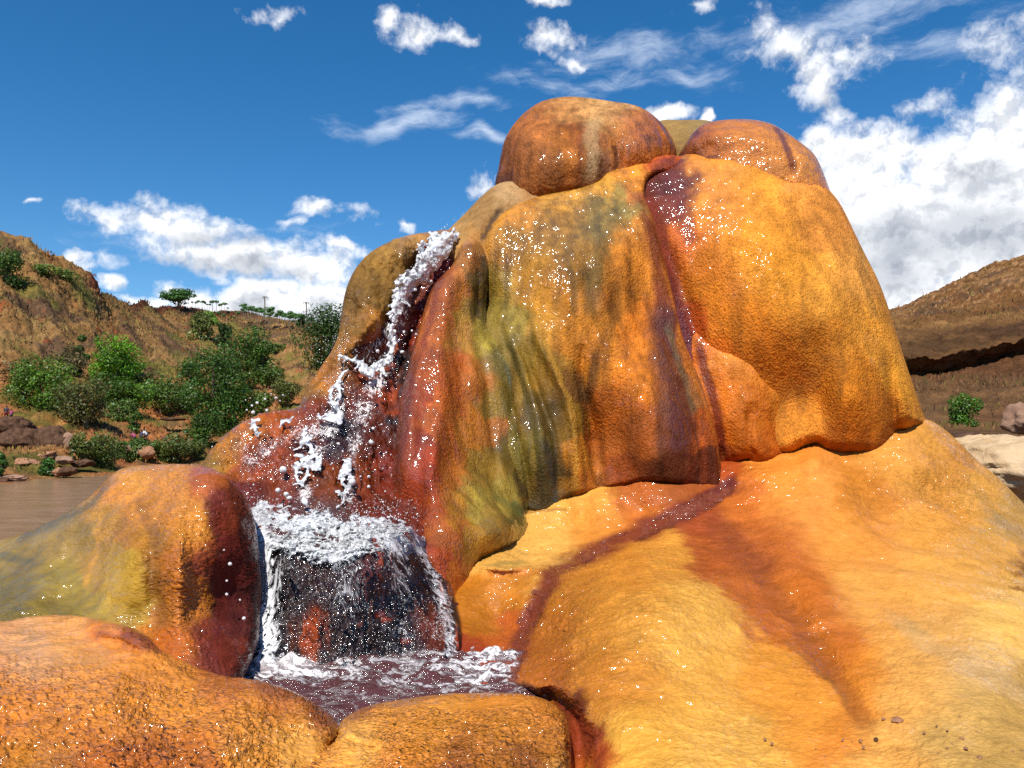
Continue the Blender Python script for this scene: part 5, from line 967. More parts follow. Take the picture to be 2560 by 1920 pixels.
# soften the kinks along each ray and between rays
for _ in range(5):
    RR[1:-1] = .25 * RR[:-2] + .5 * RR[1:-1] + .25 * RR[2:]; ZZ[1:-1] = .25 * ZZ[:-2] + .5 * ZZ[1:-1] + .25 * ZZ[2:]
for _ in range(3):
    ZZ[:, 1:-1] = .25 * ZZ[:, :-2] + .5 * ZZ[:, 1:-1] + .25 * ZZ[:, 2:]; RR[:, 1:-1] = .25 * RR[:, :-2] + .5 * RR[:, 1:-1] + .25 * RR[:, 2:]
GX = np.sin(T)[None] * RR; GY = np.cos(T)[None] * RR
G3 = np.stack([GX, GY, ZZ], -1)
isr = sstep(.35, .50, T)[None] * (np.abs(T) < 1.5)[None] + 0 * RR
relief = np.clip((RR - 40) / 60, 0, 1) * (1 - np.clip((RR - 320) / 300, 0, 1))
rel_r = np.clip((RR - 28) / 20, 0, 1) * (1 - np.clip((RR - 320) / 300, 0, 1))
nA = fbm(G3 * np.array([1, 1, 1.6]) * .05, 5, .55); nB = fbm(G3 * .30 + 8, 5, .6); nC = fbm(G3 * 1.1 + 18, 3, .6)
ZD = (relief * (1 - isr) * (1.9 * nA + .6 * nB + .15 * nC) * (1 - .75 * sstep(190, 240, RR)) + isr * rel_r * (1 - .15 * sstep(6.6, 7.2, np.array([i + t for i, t in rr])[:, None] + 0 * RR) * (1 - sstep(8.6, 9.2, np.array([i + t for i, t in rr])[:, None] + 0 * RR))) * (.5 * nA + .42 * nB + .22 * nC)) + (RR < 40) * .04 * nB
# erosion gullies on the left hill run downhill
gul = fbm(np.stack([T[None] * 26 + RR * .03, RR * .02, 0 * RR], -1), 4, .55)
ZD += (1 - isr) * relief * np.clip((ZZ - 8) / 10, 0, 1) * gul * 1.6
crest = np.zeros(RR.shape); 
ZZ2 = ZZ + ZD * np.where((ZZ < RZ + .5) & (isr < .5), .25, 1)
P3 = np.stack([GX, GY, ZZ2], -1)
# colours
def mixc(C, col, a): return C * (1 - a[..., None]) + lin(col) * a[..., None]
big = fbm(G3 * .035 + 3, 4, .55); mid = fbm(G3 * .16 + 44, 5, .6); fine = fbm(G3 * .9 + 71, 3, .6); fin2 = fbm(G3 * np.array([.6, .6, 1.8]) + 7, 4, .65)
C = np.zeros(RR.shape + (3,)) + lin((166, 126, 80))
C = mixc(C, (178, 148, 98), sstep(-.2, .5, mid) * .6)
C = mixc(C, (110, 86, 70), sstep(.0, .42, fbm(G3 * .10 + 90, 5, .6)) * .85)
C = mixc(C, (122, 126, 58), sstep(.18, .55, fbm(G3 * .06 + 20, 4, .6) + .3 * big) * .7 * (1 - isr))
C = mixc(C, (176, 84, 44), sstep(.62, .8, fbm(G3 * .13 + 55, 5, .6)) * .6)
elz = ZZ - RZ
bank = (1 - sstep(8, 15, elz)) * (1 - isr)
C = mixc(C, (196, 126, 78), bank * sstep(-.3, .25, mid) * .9)
C = mixc(C, (196, 146, 96), bank * sstep(.0, .5, fine) * .5)
C = mixc(C, (90, 110, 46), bank * sstep(.22, .5, fbm(G3 * .12 + 9, 4)) * .7)
# plateau rim: dark red cut below the crest of the far ridge
PXm = 1280 + F * np.tan(np.clip(T, -1.3, 1.3))[None] + 0 * RR
i10 = np.array([i + t for i, t in rr])[:, None] + 0 * RR
cut = sstep(10.45, 10.62, i10) * (1 - sstep(10.98, 11.05, i10)) * sstep(290, 340, PXm) * (1 - sstep(540, 680, PXm))
C = mixc(C, (98, 48, 34), cut * .9)
cut2 = sstep(10.2, 10.5, i10) * (1 - sstep(10.9, 11, i10)) * sstep(200, 225, PXm) * (1 - sstep(236, 250, PXm))
C = mixc(C, (120, 58, 44), cut2 * .8)
# the right bank: brown earth, paler scree above
C = mixc(C, (110, 78, 50), isr * .75 * sstep(-.3, .5, mid + .3))
C = mixc(C, (150, 104, 58), isr * sstep(8.9, 9.8, i10) * .7 * sstep(-.4, .4, mid))
C = mixc(C, (206, 160, 116), isr * sstep(9.5, 10.3, i10) * sstep(.15, .5, fin2) * .6)
C = mixc(C, (92, 56, 38), isr * sstep(4.9, 5.6, i10) * sstep(-.1, .15, mid) * (1 - sstep(7.9, 8.1, i10)) * .8)
C = mixc(C, (84, 60, 42), isr * sstep(7.9, 8.1, i10) * (1 - sstep(8.9, 9.2, i10)) * .6)
C = mixc(C, (120, 84, 56), isr * sstep(5.0, 6.0, i10) * (1 - sstep(7.9, 8.1, i10)) * .8)
C = mixc(C, (138, 104, 72), isr * sstep(3.2, 4.0, i10) * (1 - sstep(5.2, 5.8, i10)) * .8)
C = C * (1 + .28 * fine + .2 * fin2)[..., None]
C = np.clip(C * .62 * np.array([1.05, .97, .86]), .01, .8)
def land_material():
    m, t, b = material('dry_hillside')
    P = t.new('ShaderNodeTexCoord').outputs['Object']
    n = t.noise(P, 1.6, 8, .7); n2 = t.noise(P, 5, 6, .7)
    hv = t.new('ShaderNodeHueSaturation'); t.set(hv.inputs['Color'], t.attr('tint').outputs['Color']); t.set(hv.inputs['Value'], t.ramp(t.math('ADD', t.math('MULTIPLY', n, .6), t.math('MULTIPLY', n2, .4)), .3, .7, .62, 1.35))
    t.set(b.inputs['Base Color'], hv.outputs[0]); b.inputs['Roughness'].default_value = .95; b.inputs['Specular IOR Level'].default_value = .1
    t.set(b.inputs['Normal'], t.bump(t.math('ADD', n, t.math('MULTIPLY', n2, .4)), .55, .8))
    return m
ii = np.arange(RR.size).reshape(RR.shape)
qf = np.stack([ii[:-1, :-1].ravel(), ii[:-1, 1:].ravel(), ii[1:, 1:].ravel(), ii[1:, :-1].ravel()], 1)
M_land = land_material()
V = P3.reshape(-1, 3)
ctr = len(V)
cap_f = np.stack([np.full(len(T) - 1, ctr), ii[0, 1:], ii[0, :-1]], 1)
V = np.concatenate([V, [[0, 0, 3.6]]])
o = make_mesh('terrain', V, [qf, cap_f], M_land, attrs={'tint': np.concatenate([C.reshape(-1, 3), [[.2, .12, .06]]])})
tag(o, kind='structure')
# a lookup of the land height for things that stand on it
LT, LR, LZ = T, RR, ZZ2
def ground_z(x, y):
    th = math.atan2(x, y); r = math.hypot(x, y)
    j = int(np.clip(np.searchsorted(LT, th), 1, len(LT) - 1)); 
    if th - LT[j - 1] < LT[j] - th: j -= 1
    a = LR[:, j]; k = int(np.argmin(np.abs(a - r)))
    return float(LZ[k, j])
def on_ground(px, py, d0):
    """the point of the land seen at a photo pixel, the one nearest to distance d0"""
    th = math.atan((px - 1280) / F); j = int(np.argmin(np.abs(LT - th)))
    r = LR[30:-14, j]; z = LZ[30:-14, j]; dd = r * math.cos(th)
    # photo row of every land point on this ray
    q = (z - CAM[2]) / dd; u = (q - sp_ / cp_ * 1) ; a = np.arctan(q) - PITCH
    yy = 960 - F * np.tan(a)
    c = np.where((yy[:-1] - py) * (yy[1:] - py) <= 0)[0]
    if len(c) == 0:
        k = int(np.argmin(np.abs(yy - py) + .2 * np.abs(dd - d0))); return float(dd[k])
    k = c[np.argmin(np.abs(dd[c] - d0))]
    return float(dd[k])
# dry grass that roughens the slopes
def tufts():
    r = np.random.RandomState(5); Vs, Fs, Cs = [], [], []; n0 = 0
    nR, nT = RR.shape
    jj = r.randint(89, nT - 91, 150000); kk = r.randint(60, nR - 26, 150000)
    p = P3[kk, jj]; px = PXm[kk, jj]
    ok = (((px < 880) & (p[:, 2] > RZ + .6)) | ((px > 2250) & (RR[kk, jj] > 26))) & (RR[kk, jj] < 330)
    i10f = i10[kk, jj]; ok &= ~((px > 2000) & (i10f > 6.3) & (i10f < 9.1)); g = fbm(p * .2 + 60, 3) - .35 * (px > 2000); ok &= g > r.uniform(-.5, .4, len(g))
    p, kk, jj = p[ok], kk[ok], jj[ok]
    # spread inside the cell
    p = p + r.normal(size=p.shape) * np.array([.5, .8, 0])
    dst = RR[kk, jj]; h = (.0018 * dst + .08) * r.uniform(.5, 1.5, len(p)); w = h * r.uniform(.25, .5, len(p))
    a = r.uniform(0, math.pi, len(p)); lx = r.normal(0, .25, len(p)) * h
    d = np.stack([np.cos(a), np.sin(a), 0 * a], -1) * w[:, None]
    base = p - np.array([0, 0, .05])
    A = base - d; B = base + d; Cc = p + np.stack([lx, 0 * lx, h], -1)
    V = np.stack([A, B, Cc], 1).reshape(-1, 3)
    Fc = np.arange(len(V)).reshape(-1, 3)
    col = C[kk, jj] * r.uniform(.75, 1.35, len(p))[:, None] * np.where(r.rand(len(p))[:, None] < .25, np.array([[.8, 1.15, .7]]), 1)
    o = make_mesh('dry_grass', V, Fc, M_tuft, smooth=False, attrs={'tint': np.repeat(col, 3, 0)})
    tag(o, 'tufts of dry brown and green grass covering the slopes', 'grass', kind='stuff')
def leaf_material(name, trans=.25, rough=.5):
    m, t, b = material(name)
    P = t.new('ShaderNodeTexCoord').outputs['Object']
    c = t.mix(t.ramp(t.noise(P, 3, 4, .6), .3, .7, 0, .4), t.attr('tint').outputs['Color'], (.10, .14, .02), 'MIX')
    c = t.attr('tint').outputs['Color'] if trans == 0 else c
    t.set(b.inputs['Base Color'], c); b.inputs['Roughness'].default_value = rough; b.inputs['Specular IOR Level'].default_value = .35
    if trans:
        tr = t.new('ShaderNodeBsdfTranslucent'); t.set(tr.inputs[0], c); mx = t.new('ShaderNodeMixShader'); mx.inputs[0].default_value = trans
        t.l.new(b.outputs[0], mx.inputs[1]); t.l.new(tr.outputs[0], mx.inputs[2]); t.l.new(mx.outputs[0], t.out.inputs[0])
    return m
M_tuft = leaf_material('dry_grass_blades', 0, .9)
tufts()
# river
def river_material():
    m, t, b = material('muddy_river_water')
    P = t.mapping(t.new('ShaderNodeTexCoord').outputs['Object'], scale=(.45, 1, 1), rot=(0, 0, R(-12)))
    n = t.noise(P, .9, 7, .62); n2 = t.noise(P, .22, 4, .6)
    foam = t.ramp(t.noise(t.mapping(t.new('ShaderNodeTexCoord').outputs['Object'], scale=(.5, 1, 1)), 2.2, 6, .75), .60, .70)
    c = t.mix(t.ramp(n, .3, .7), (.26, .14, .075), (.36, .215, .125))
    c = t.mix(t.ramp(n2, .35, .65, 0, .5), c, (.28, .165, .08))
    t.set(b.inputs['Base Color'], t.mix(t.math('MULTIPLY', foam, t.attr('foam').outputs['Fac']), c, (.62, .58, .55))); b.inputs['Roughness'].default_value = .16
    b.inputs['Specular IOR Level'].default_value = .35
    t.set(b.inputs['Normal'], t.bump(n, .30, .3))
    return m
gx, gy = np.meshgrid(np.linspace(-160, 60, 180), np.linspace(12, 130, 120))
fo = np.exp(-(((gx + 41) / 7) ** 2 + ((gy - 80) / 8) ** 2))
Vp = np.stack([gx, gy, .03 * fbm(np.stack([gx * .4, gy, gx * 0], -1), 3)], -1).reshape(-1, 3)
ii = np.arange(gx.size).reshape(gx.shape)
o = make_mesh('river', Vp, np.stack([ii[:-1, :-1].ravel(), ii[:-1, 1:].ravel(), ii[1:, 1:].ravel(), ii[1:, :-1].ravel()], 1), river_material(), attrs={'foam': fo.ravel()}); o.location = (0, 0, RZ)
tag(o, kind='structure')
# ------------------------------------------------------------------ trees, shrubs, rocks, people
M_leaf = leaf_material('green_leaves', .28, .45)
def bark_material():
    m, t, b = material('bark')
    P = t.mapping(t.new('ShaderNodeTexCoord').outputs['Object'], scale=(1, 1, .25)); n = t.noise(P, 6, 5, .7)
    t.set(b.inputs['Base Color'], t.mix(n, (.07, .045, .03), (.26, .20, .15))); b.inputs['Roughness'].default_value = .9
    t.set(b.inputs['Normal'], t.bump(n, .03, .8)); return m
M_bark = bark_material()
def tube(pts, radii, n=7):
    pts = np.array(pts, float); V = []; Fs = []
    for i, (p, r) in enumerate(zip(pts, radii)):
        d = pts[min(i + 1, len(pts) - 1)] - pts[max(i - 1, 0)]; d /= np.linalg.norm(d) + 1e-9
        u = np.cross(d, [0, 1, .1]); u /= np.linalg.norm(u) + 1e-9; v = np.cross(d, u)
        for k in range(n):
            a = 2 * math.pi * k / n; V.append(p + r * (math.cos(a) * u + math.sin(a) * v))
    for i in range(len(pts) - 1):
        for k in range(n):
            Fs.append((i * n + k, i * n + (k + 1) % n, (i + 1) * n + (k + 1) % n, (i + 1) * n + k))
    return np.array(V), np.array(Fs)
def join(parts):
    V = []; Fs = []; n = 0
    for v, f in parts: V.append(v); Fs.append(f + n); n += len(v)
    return np.concatenate(V), np.concatenate(Fs)
def leaves(r, blobs, n, size, col, var=.35, flat=0):
    """leaf-sized quads on and inside a set of ellipsoid clumps (centre, radii)"""
    vol = np.array([np.prod(b[1]) ** (2 / 3) for b in blobs]); pick = r.choice(len(blobs), n, p=vol / vol.sum())
    c = np.array([b[0] for b in blobs])[pick]; rad = np.array([b[1] for b in blobs])[pick]
    d = r.normal(size=(n, 3)); d /= np.linalg.norm(d, axis=1)[:, None]
    q = r.uniform(.55, 1.08, n) ** .6
    P = c + d * rad * q[:, None]
    nn = d + r.normal(size=(n, 3)) * .55; nn[:, 2] += .35; nn /= np.linalg.norm(nn, axis=1)[:, None]
    u = np.cross(nn, r.normal(size=(n, 3))); u /= np.linalg.norm(u, axis=1)[:, None]; v = np.cross(nn, u)
    s = size * r.uniform(.6, 1.4, n)[:, None]; l = 1.7
    V = np.stack([P - u * s * .5, P + v * s * .5 * l, P + u * s * .5, P - v * s * .5 * l], 1).reshape(-1, 3)
    tone = r.uniform(1 - var * 1.4, 1 + var * 1.2, len(blobs))[pick] * r.uniform(.6, 1.4, n)
    C_ = lin(col)[None] * tone[:, None] * (1 + r.normal(size=(n, 1)) * np.array([[.18, .05, .05]]))
    return V, np.arange(4 * n).reshape(-1, 4), np.repeat(np.clip(C_, .003, 1), 4, 0)
def plant(kind, px, base, w, h, d, col, label, cat, seed, n=1600, leaf=3.6, trunk=True, group=None, crown_lo=.0, clumps=16, aspect=.8, umbrella=False, sink=True):
    r = np.random.RandomState(seed)
    if d < 283:
        d = on_ground(px, base, d); w *= 1.16; h *= 1.10
    n = int(n * 1.7); B_ = at(px, base, d); k = d / F
    gz = ground_z(B_[0], B_[1])
    root = empty(kind, (B_[0], B_[1], min(B_[2], gz) if sink else B_[2]))
    tag(root, label, cat, group)
    z0 = B_[2] - root.location.z
    W_, H_ = w * k * .5, h * k
    blobs = []
    for i in range(clumps):
        a = r.uniform(0, 2 * math.pi); q = r.uniform(0, 1) ** .5 * .72; t = r.uniform(crown_lo + .06, .84)
        prof = math.sin(math.pi * min(1, max(.08, (t - crown_lo) / (1.02 - crown_lo)) ** (.75 if not umbrella else .5))) ** .6
        cx, cy = math.cos(a) * q * W_ * prof, math.sin(a) * q * W_ * aspect * prof
        s = r.uniform(.30, .50)
        blobs.append(((cx, cy, z0 + t * H_), (W_ * s * 1.1, W_ * s, min(H_ * .24, W_ * s) * (.5 if umbrella else 1))))
    V, Fc, Cc = leaves(r, blobs, n, leaf * k, col)
    V[:, 2] = np.maximum(V[:, 2], z0 * 0 - .3)
    make_mesh('crown' if cat == 'tree' else 'foliage', V, Fc, M_leaf, root, smooth=False, attrs={'tint': Cc})
    parts = []
    tr = max(.02, W_ * .045)
    top = (0, 0, z0 + H_ * .7)
    mid_ = (r.normal() * W_ * .06, 0, z0 + H_ * .35)
    if trunk: parts.append(tube([(0, 0, -.3), mid_, top], [tr * 1.5, tr, tr * .4]))
    for b in blobs[:7]:
        parts.append(tube([(mid_[0] * .5, 0, z0 + H_ * (crown_lo * .8 + .02)), (b[0][0] * .55, b[0][1] * .55, (b[0][2] + z0) * .5 + .1 * H_), b[0]], [tr * .6, tr * .4, tr * .15], 5))
    v, f = join(parts); make_mesh('trunk' if cat == 'tree' else 'stem', v, f, M_bark, root)
    return root
DG, MG, BG, YG_, PG, BRG = (60, 94, 26), (86, 124, 30), (96, 150, 22), (110, 132, 38), (112, 122, 62), (96, 94, 46)
plants = [
 # kind, px, base, w, h, d, col, label, cat, n, kwargs
 ('dark_shrub', 15, 712, 96, 84, 158, DG, 'dark green shrub clinging high on the left hillside at the frame edge', 'shrub', 1500, {}),
 ('leafy_tree', 100, 1020, 160, 118, 98, MG, 'broad green tree at the foot of the left hill, nearest the two walkers', 'tree', 2600, dict(clumps=20)),
 ('leafy_tree', 150, 1030, 110, 90, 97, MG, 'lower green tree pressed between the broad tree and the olive round bush', 'tree', 1500, {}),
 ('round_bush', 212, 1066, 150, 112, 92, BRG, 'big rounded olive brown bush above the orange bank', 'bush', 2800, dict(clumps=22)),
 ('bright_tree', 285, 968, 120, 128, 112, BG, 'tall bright green tree standing against the tan hillside', 'tree', 3000, dict(clumps=22)),
 ('bright_tree', 335, 962, 70, 60, 113, BG, 'short bright green tree touching the right side of the tall bright one', 'tree', 900, {}),
 ('thin_sapling', 200, 940, 34, 104, 118, DG, 'thin dark sapling left of the tall bright green tree', 'tree', 500, dict(clumps=9)),
 ('brown_scrub', 172, 935, 80, 66, 120, (112, 96, 62), 'grey brown scrub behind the round bush at the hill foot', 'shrub', 1000, {}),
 ('leafy_shrub', 330, 1030, 110, 84, 104, MG, 'leafy green shrub under the tall bright tree', 'shrub', 1700, {}),
 ('leafy_shrub', 400, 1028, 90, 78, 104, (86, 112, 44), 'yellowish green shrub midway between the tall bright tree and the large dark tree', 'shrub', 1400, {}),
 ('leafy_shrub', 452, 1020, 70, 60, 106, BRG, 'dull olive shrub just left of the large dark tree', 'shrub', 900, {}),
 ('large_tree', 530, 1070, 150, 200, 100, (58, 98, 26), 'largest dark green tree in the valley, left of the orange shoulder', 'tree', 4800, dict(clumps=30)),
 ('large_tree', 478, 1000, 70, 110, 104, DG, 'dark tree leaning against the left side of the largest valley tree', 'tree', 1500, {}),
 ('bright_shrub', 588, 1062, 100, 92, 97, (74, 132, 24), 'bright green shrub at the lower right of the largest valley tree', 'shrub', 2000, {}),
 ('dark_shrub', 512, 1116, 92, 76, 92, DG, 'dark blue green shrub under the largest valley tree', 'shrub', 1700, {}),
 ('valley_tree', 615, 936, 120, 112, 130, (70, 104, 32), 'wide green tree on the slope behind the largest valley tree', 'tree', 2600, dict(clumps=22)),
 ('valley_tree', 655, 950, 70, 90, 128, DG, 'darker tree overlapping the right end of the wide slope tree', 'tree', 1400, {}),
 ('valley_tree', 556, 862, 44, 48, 160, (36, 62, 24), 'small dark round tree above the wide slope tree', 'tree', 900, {}),
 ('pale_bush', 500, 850, 62, 66, 165, PG, 'pale grey green bush on the upper slope below the far ridge', 'bush', 1300, {}),
 ('pale_bush', 528, 810, 50, 32, 200, (110, 142, 50), 'light green bush just above the pale grey green one', 'bush', 600, {}),
 ('thin_sapling', 640, 850, 14, 34, 180, DG, 'tiny upright sapling on the middle of the far slope', 'tree', 200, dict(clumps=6)),
 ('mango_tree', 822, 918, 146, 140, 150, (40, 74, 22), 'big dense dark green tree behind the tan flank of the mound', 'tree', 4600, dict(clumps=30)),
 ('river_shrub', 250, 1162, 92, 84, 84, (96, 112, 46), 'straggly green shrub at the waterside beside the boulders', 'shrub', 1700, {}),
 ('river_shrub', 205, 1150, 60, 64, 84, (112, 120, 54), 'yellowish shrub behind the flat boulder at the waterside', 'shrub', 900, {}),
 ('river_shrub', 320, 1156, 80, 60, 86, (80, 104, 42), 'low dark shrub in the middle of the waterside bushes', 'shrub', 1200, {}),
 ('river_shrub', 385, 1150, 60, 44, 88, (86, 112, 44), 'small shrub between the reddish boulder and the speckled bush', 'shrub', 700, {}),
 ('river_shrub', 442, 1160, 90, 72, 86, (82, 96, 42), 'speckled leafy shrub by the water, next to the mound', 'shrub', 1600, {}),
 ('river_shrub', 122, 1187, 50, 36, 64, (62, 108, 40), 'small fresh green shrub right at the river edge', 'shrub', 800, {}),
 ('river_shrub', 0, 1190, 30, 62, 62, (60, 104, 34), 'green shrub cut by the left frame edge at the river', 'shrub', 700, {}),
 ('river_shrub', 335, 1078, 40, 50, 90, (76, 110, 40), 'small shrub growing from the bare orange slope', 'shrub', 500, {}),
 ('slope_shrub', 650, 1040, 70, 60, 105, (88, 112, 44), 'green shrub on the slope right of the bright shrub', 'shrub', 900, {}),
 ('slope_shrub', 720, 1012, 80, 56, 115, (96, 104, 48), 'olive shrub next to the tan shoulder of the mound', 'shrub', 900, {}),
 ('slope_shrub', 610, 975, 60, 40, 135, (90, 112, 44), 'low green shrub under the wide slope tree', 'shrub', 500, {}),
 ('slope_shrub', 690, 880, 50, 22, 190, (100, 124, 50), 'flat green patch of shrub beside the dense dark tree', 'shrub', 350, {}),
 ('slope_shrub', 150, 700, 80, 26, 172, (100, 122, 44), 'green scrub high on the left hill below its crest', 'shrub', 500, {}),
 ('slope_shrub', 110, 686, 60, 22, 170, (90, 120, 36), 'brighter green scrub high on the left hill, left of the other', 'shrub', 400, {}),
 ('slope_shrub', 358, 775, 30, 20, 240, (74, 96, 38), 'small green bush against the dark red cut at the ridge', 'shrub', 250, {}),
 ('leafy_shrub', 60, 1012, 90, 70, 98, (84, 104, 44), 'olive shrub behind the walkers at the left frame edge', 'shrub', 900, {}),
 ('leafy_shrub', 262, 1010, 110, 70, 104, (70, 104, 34), 'dark green shrub under the trunk of the tall bright tree, beside the olive bush', 'shrub', 1400, {}),
 ('leafy_shrub', 372, 1004, 110, 64, 108, (92, 118, 44), 'light green shrub behind the middle shrubs of the valley', 'shrub', 1200, {}),
 ('leafy_shrub', 300, 1050, 80, 50, 98, (78, 104, 40), 'low shrub between the olive round bush and the bare orange slope', 'shrub', 800, {}),
 ('brown_scrub', 60, 960, 120, 60, 110, (112, 94, 62), 'brown dry scrub at the foot of the left hill', 'shrub', 900, {}),
 ('valley_tree', 560, 985, 90, 90, 118, (60, 92, 30), 'dark tree joining the largest valley tree and the wide slope tree', 'tree', 1500, {}),
 ('river_shrub', 285, 1158, 70, 60, 84, (76, 100, 38), 'dark green shrub squeezed between two waterside shrubs', 'shrub', 1000, {}),
 ('river_shrub', 480, 1150, 60, 50, 88, (92, 104, 48), 'pale leafy shrub touching the outline of the orange shoulder', 'shrub', 700, {}),
 ('river_shrub', 350, 1128, 60, 34, 92, (70, 100, 36), 'low shrub hiding the feet of the waterside group', 'shrub', 500, {}),
 ('slope_shrub', 680, 965, 70, 44, 140, (84, 108, 40), 'small shrub beneath the darker slope tree', 'shrub', 500, {}),
 ('slope_shrub', 470, 940, 60, 36, 150, (104, 104, 52), 'grey olive shrub above the largest valley tree on its left', 'shrub', 400, {}),
 ('green_bush', 2412, 1068, 74, 84, 27, (74, 120, 30), 'bright green bush at the foot of the right hand bank', 'bush', 1600, dict(clumps=14)),
 ('ridge_bush', 752, 814, 22, 32, 285, (66, 92, 40), 'compact dark bush on the skyline between the two palms', 'bush', 350, dict(clumps=7)),
]
for i, (kd, px, bs, w, h, d, col, lab, cat, n, kw) in enumerate(plants):
    plant(kd, px, bs, w, h, d, col, lab, cat, 100 + i, n=n, **kw)
# umbrella-shaped tree on the ridge
plant('umbrella_tree', 446, 764, 100, 44, 285, (58, 104, 40), 'wide umbrella shaped tree alone on the skyline ridge', 'tree', 300, n=2200, leaf=2.6, clumps=26, crown_lo=.16, umbrella=True)
# papaya-like trees lining the ridge
def small_tree(seed):
    r = np.random.RandomState(seed); root = empty('papaya_tree', (0, 0, 0))
    V, Fc, Cc = leaves(r, [((r.normal() * .3, r.normal() * .3, 3.0 + r.normal() * .25), (1.0, 1.0, .42)) for _ in range(5)], 170, .34, (84, 124, 66))
    make_mesh('crown', V, Fc, M_leaf, root, smooth=False, attrs={'tint': Cc})
    v, f = tube([(0, 0, -1.5), (.1, 0, 1.5), (0, 0, 3)], [.13, .10, .07], 5); make_mesh('trunk', v, f, M_bark, root)
    return root
protos = [small_tree(500 + i) for i in range(3)]; used_p = set()
rp = random.Random(4)
spots = []
for i in range(13): x = 482 + i * 7.2 + rp.uniform(-2, 2); spots.append((x, np.interp(x, [480, 570], [765, 777]), 292, rp.uniform(.35, .85)))
for i in range(34): x = 604 + i * 4.6 + rp.uniform(-2, 2); spots.append((x, np.interp(x, [600, 700, 760], [786, 806, 812]) + rp.uniform(-3, 3), 280 + rp.uniform(-12, 12), rp.uniform(.65, 1.05)))
for i in range(10): x = 724 + i * 9 + rp.uniform(-3, 3); spots.append((x, 814, 290, rp.uniform(.5, .9)))
for i in range(8): x = 520 + i * 13 + rp.uniform(-3, 3); spots.append((x, np.interp(x, [520, 620], [800, 800]) + rp.uniform(-6, 6), 250, rp.uniform(.5, .7)))
for i, (x, by, d, s) in enumerate(spots):
    src = protos[i % 3]
    if i < 3: o = src
    else:
        o = src.copy(); COL.objects.link(o)
        for ch in list(src.children):
            c = ch.copy(); COL.objects.link(c); c.parent = o
    P = at(x, by, d) if d > 262 else at(x, by, on_ground(x, by, d)); o.location = P; o.scale = (s, s, s * rp.uniform(.8, 1.25)); o.rotation_euler = (0, 0, rp.uniform(0, 6))
    if x < 575 and by < 790: lab, g = 'small thin trunked tree spaced along the skyline right of the umbrella shaped tree', 'small trees beside the umbrella tree'
    elif by < 803 and d < 260: lab, g = 'low fresh green tree on the slope just below the ridge', 'low trees below the ridge'
    elif x > 722: lab, g = 'small thin trunked tree on the skyline around the right hand palm', 'small trees around the right palm'
    else: lab, g = 'small flat topped tree in the dense row on the ridge below the left palm', 'dense row of trees on the ridge'
    tag(o, lab, 'tree', g)
def palm(px, top, base, d, label, extra=False):
    B_ = at(px, base, d); T_ = at(px, top, d); H_ = T_[2] - B_[2]; r = np.random.RandomState(int(px))
    root = empty('palm_tree', B_ - np.array([0, 0, 1.0])); tag(root, label, 'palm tree')
    v, f = tube([(0, 0, -.5), (.1, 0, H_ * .5 + 1), (0, 0, H_ + 1)], [.30, .22, .18], 7); make_mesh('trunk', v, f, M_bark, root)
    parts = []; heads = [H_ + 1] + ([H_ * .42 + 1] if extra else [])
    for hz in heads:
        for k in range(11):
            a = 2 * math.pi * k / 11 + r.uniform(-.2, .2); L = r.uniform(1.0, 1.5) * (1 if hz == heads[0] else 1.1)
            pts = [np.array([math.cos(a) * L * t, math.sin(a) * L * t, hz + .5 * math.sin(t * 2.6) * L - .55 * L * t * t]) + (np.array([.5, 0, 0]) if hz != heads[0] else 0) for t in (0, .33, .66, 1)]
            side = np.array([-math.sin(a), math.cos(a), 0]) * .16
            V = np.array([p + s_ * side * wd for p, wd in zip(pts, (.4, 1, .9, .1)) for s_ in (-1, 1)])
            parts.append((V, np.array([[0, 1, 3, 2], [2, 3, 5, 4], [4, 5, 7, 6]])))
    v, f = join(parts); make_mesh('crown', v, f, M_leaf, root, smooth=False, attrs={'tint': np.tile(lin((92, 116, 70)), (len(v), 1))})
palm(661, 744, 790, 285, 'tall slender palm on the skyline, left of the two, with a second tuft halfway', True)
palm(765, 758, 818, 280, 'tall slender palm on the skyline nearest the dense dark tree')

# ---- rocks
def rock_material(name, c1, c2):
    m, t, b = material(name)
    P = t.new('ShaderNodeTexCoord').outputs['Object']; n = t.noise(P, 2.2, 8, .65); n2 = t.noise(P, .9, 5, .6)
    t.set(b.inputs['Base Color'], t.mix(t.ramp(n, .3, .7), c1, c2)); b.inputs['Roughness'].default_value = .95; b.inputs['Specular IOR Level'].default_value = .1
    t.set(b.inputs['Normal'], t.bump(t.math('ADD', n, n2), .12, .8)); return m
M_rk1 = rock_material('dark_bank_rock', (.045, .024, .014), (.13, .068, .04)); M_rk2 = rock_material('pinkish_rock', (.20, .11, .07), (.34, .21, .14)); M_rk3 = rock_material('orange_rock', (.26, .12, .06), (.36, .19, .11))
def rock(px, py, w, h, d, mat, label, seed, rot=0, group=None, rough=.35, dep=.7, kind='boulder', flat=True):
    V = ico(5)[0] if w * h > 8000 else ico(4)[0]; Fc = ico(5)[1] if w * h > 8000 else ico(4)[1]
    q = 1 + rough * fbm(V * 1.1 + seed * 3.1, 4) + .5 * rough * np.abs(fbm(V * 2.4 + seed, 4))
    V = V * q[:, None]; k = d / F
    V = V * np.array([w * k * .5, w * k * .5 * dep, h * k * .5])
    a = R(rot); c, s = math.cos(a), math.sin(a)
    V = np.stack([V[:, 0] * c + V[:, 2] * s, V[:, 1], -V[:, 0] * s + V[:, 2] * c], -1)
    o = make_mesh(kind, V, Fc, mat); o.location = at(px, py, d)
    tag(o, label, 'rock', group); return o
rock(20, 1068, 110, 50, 80, M_rk1, 'dark flat topped rock at the left frame edge below the walkers', 1)
rock(58, 1066, 50, 34, 80, M_rk1, 'small dark rock right of the flat topped one', 2)
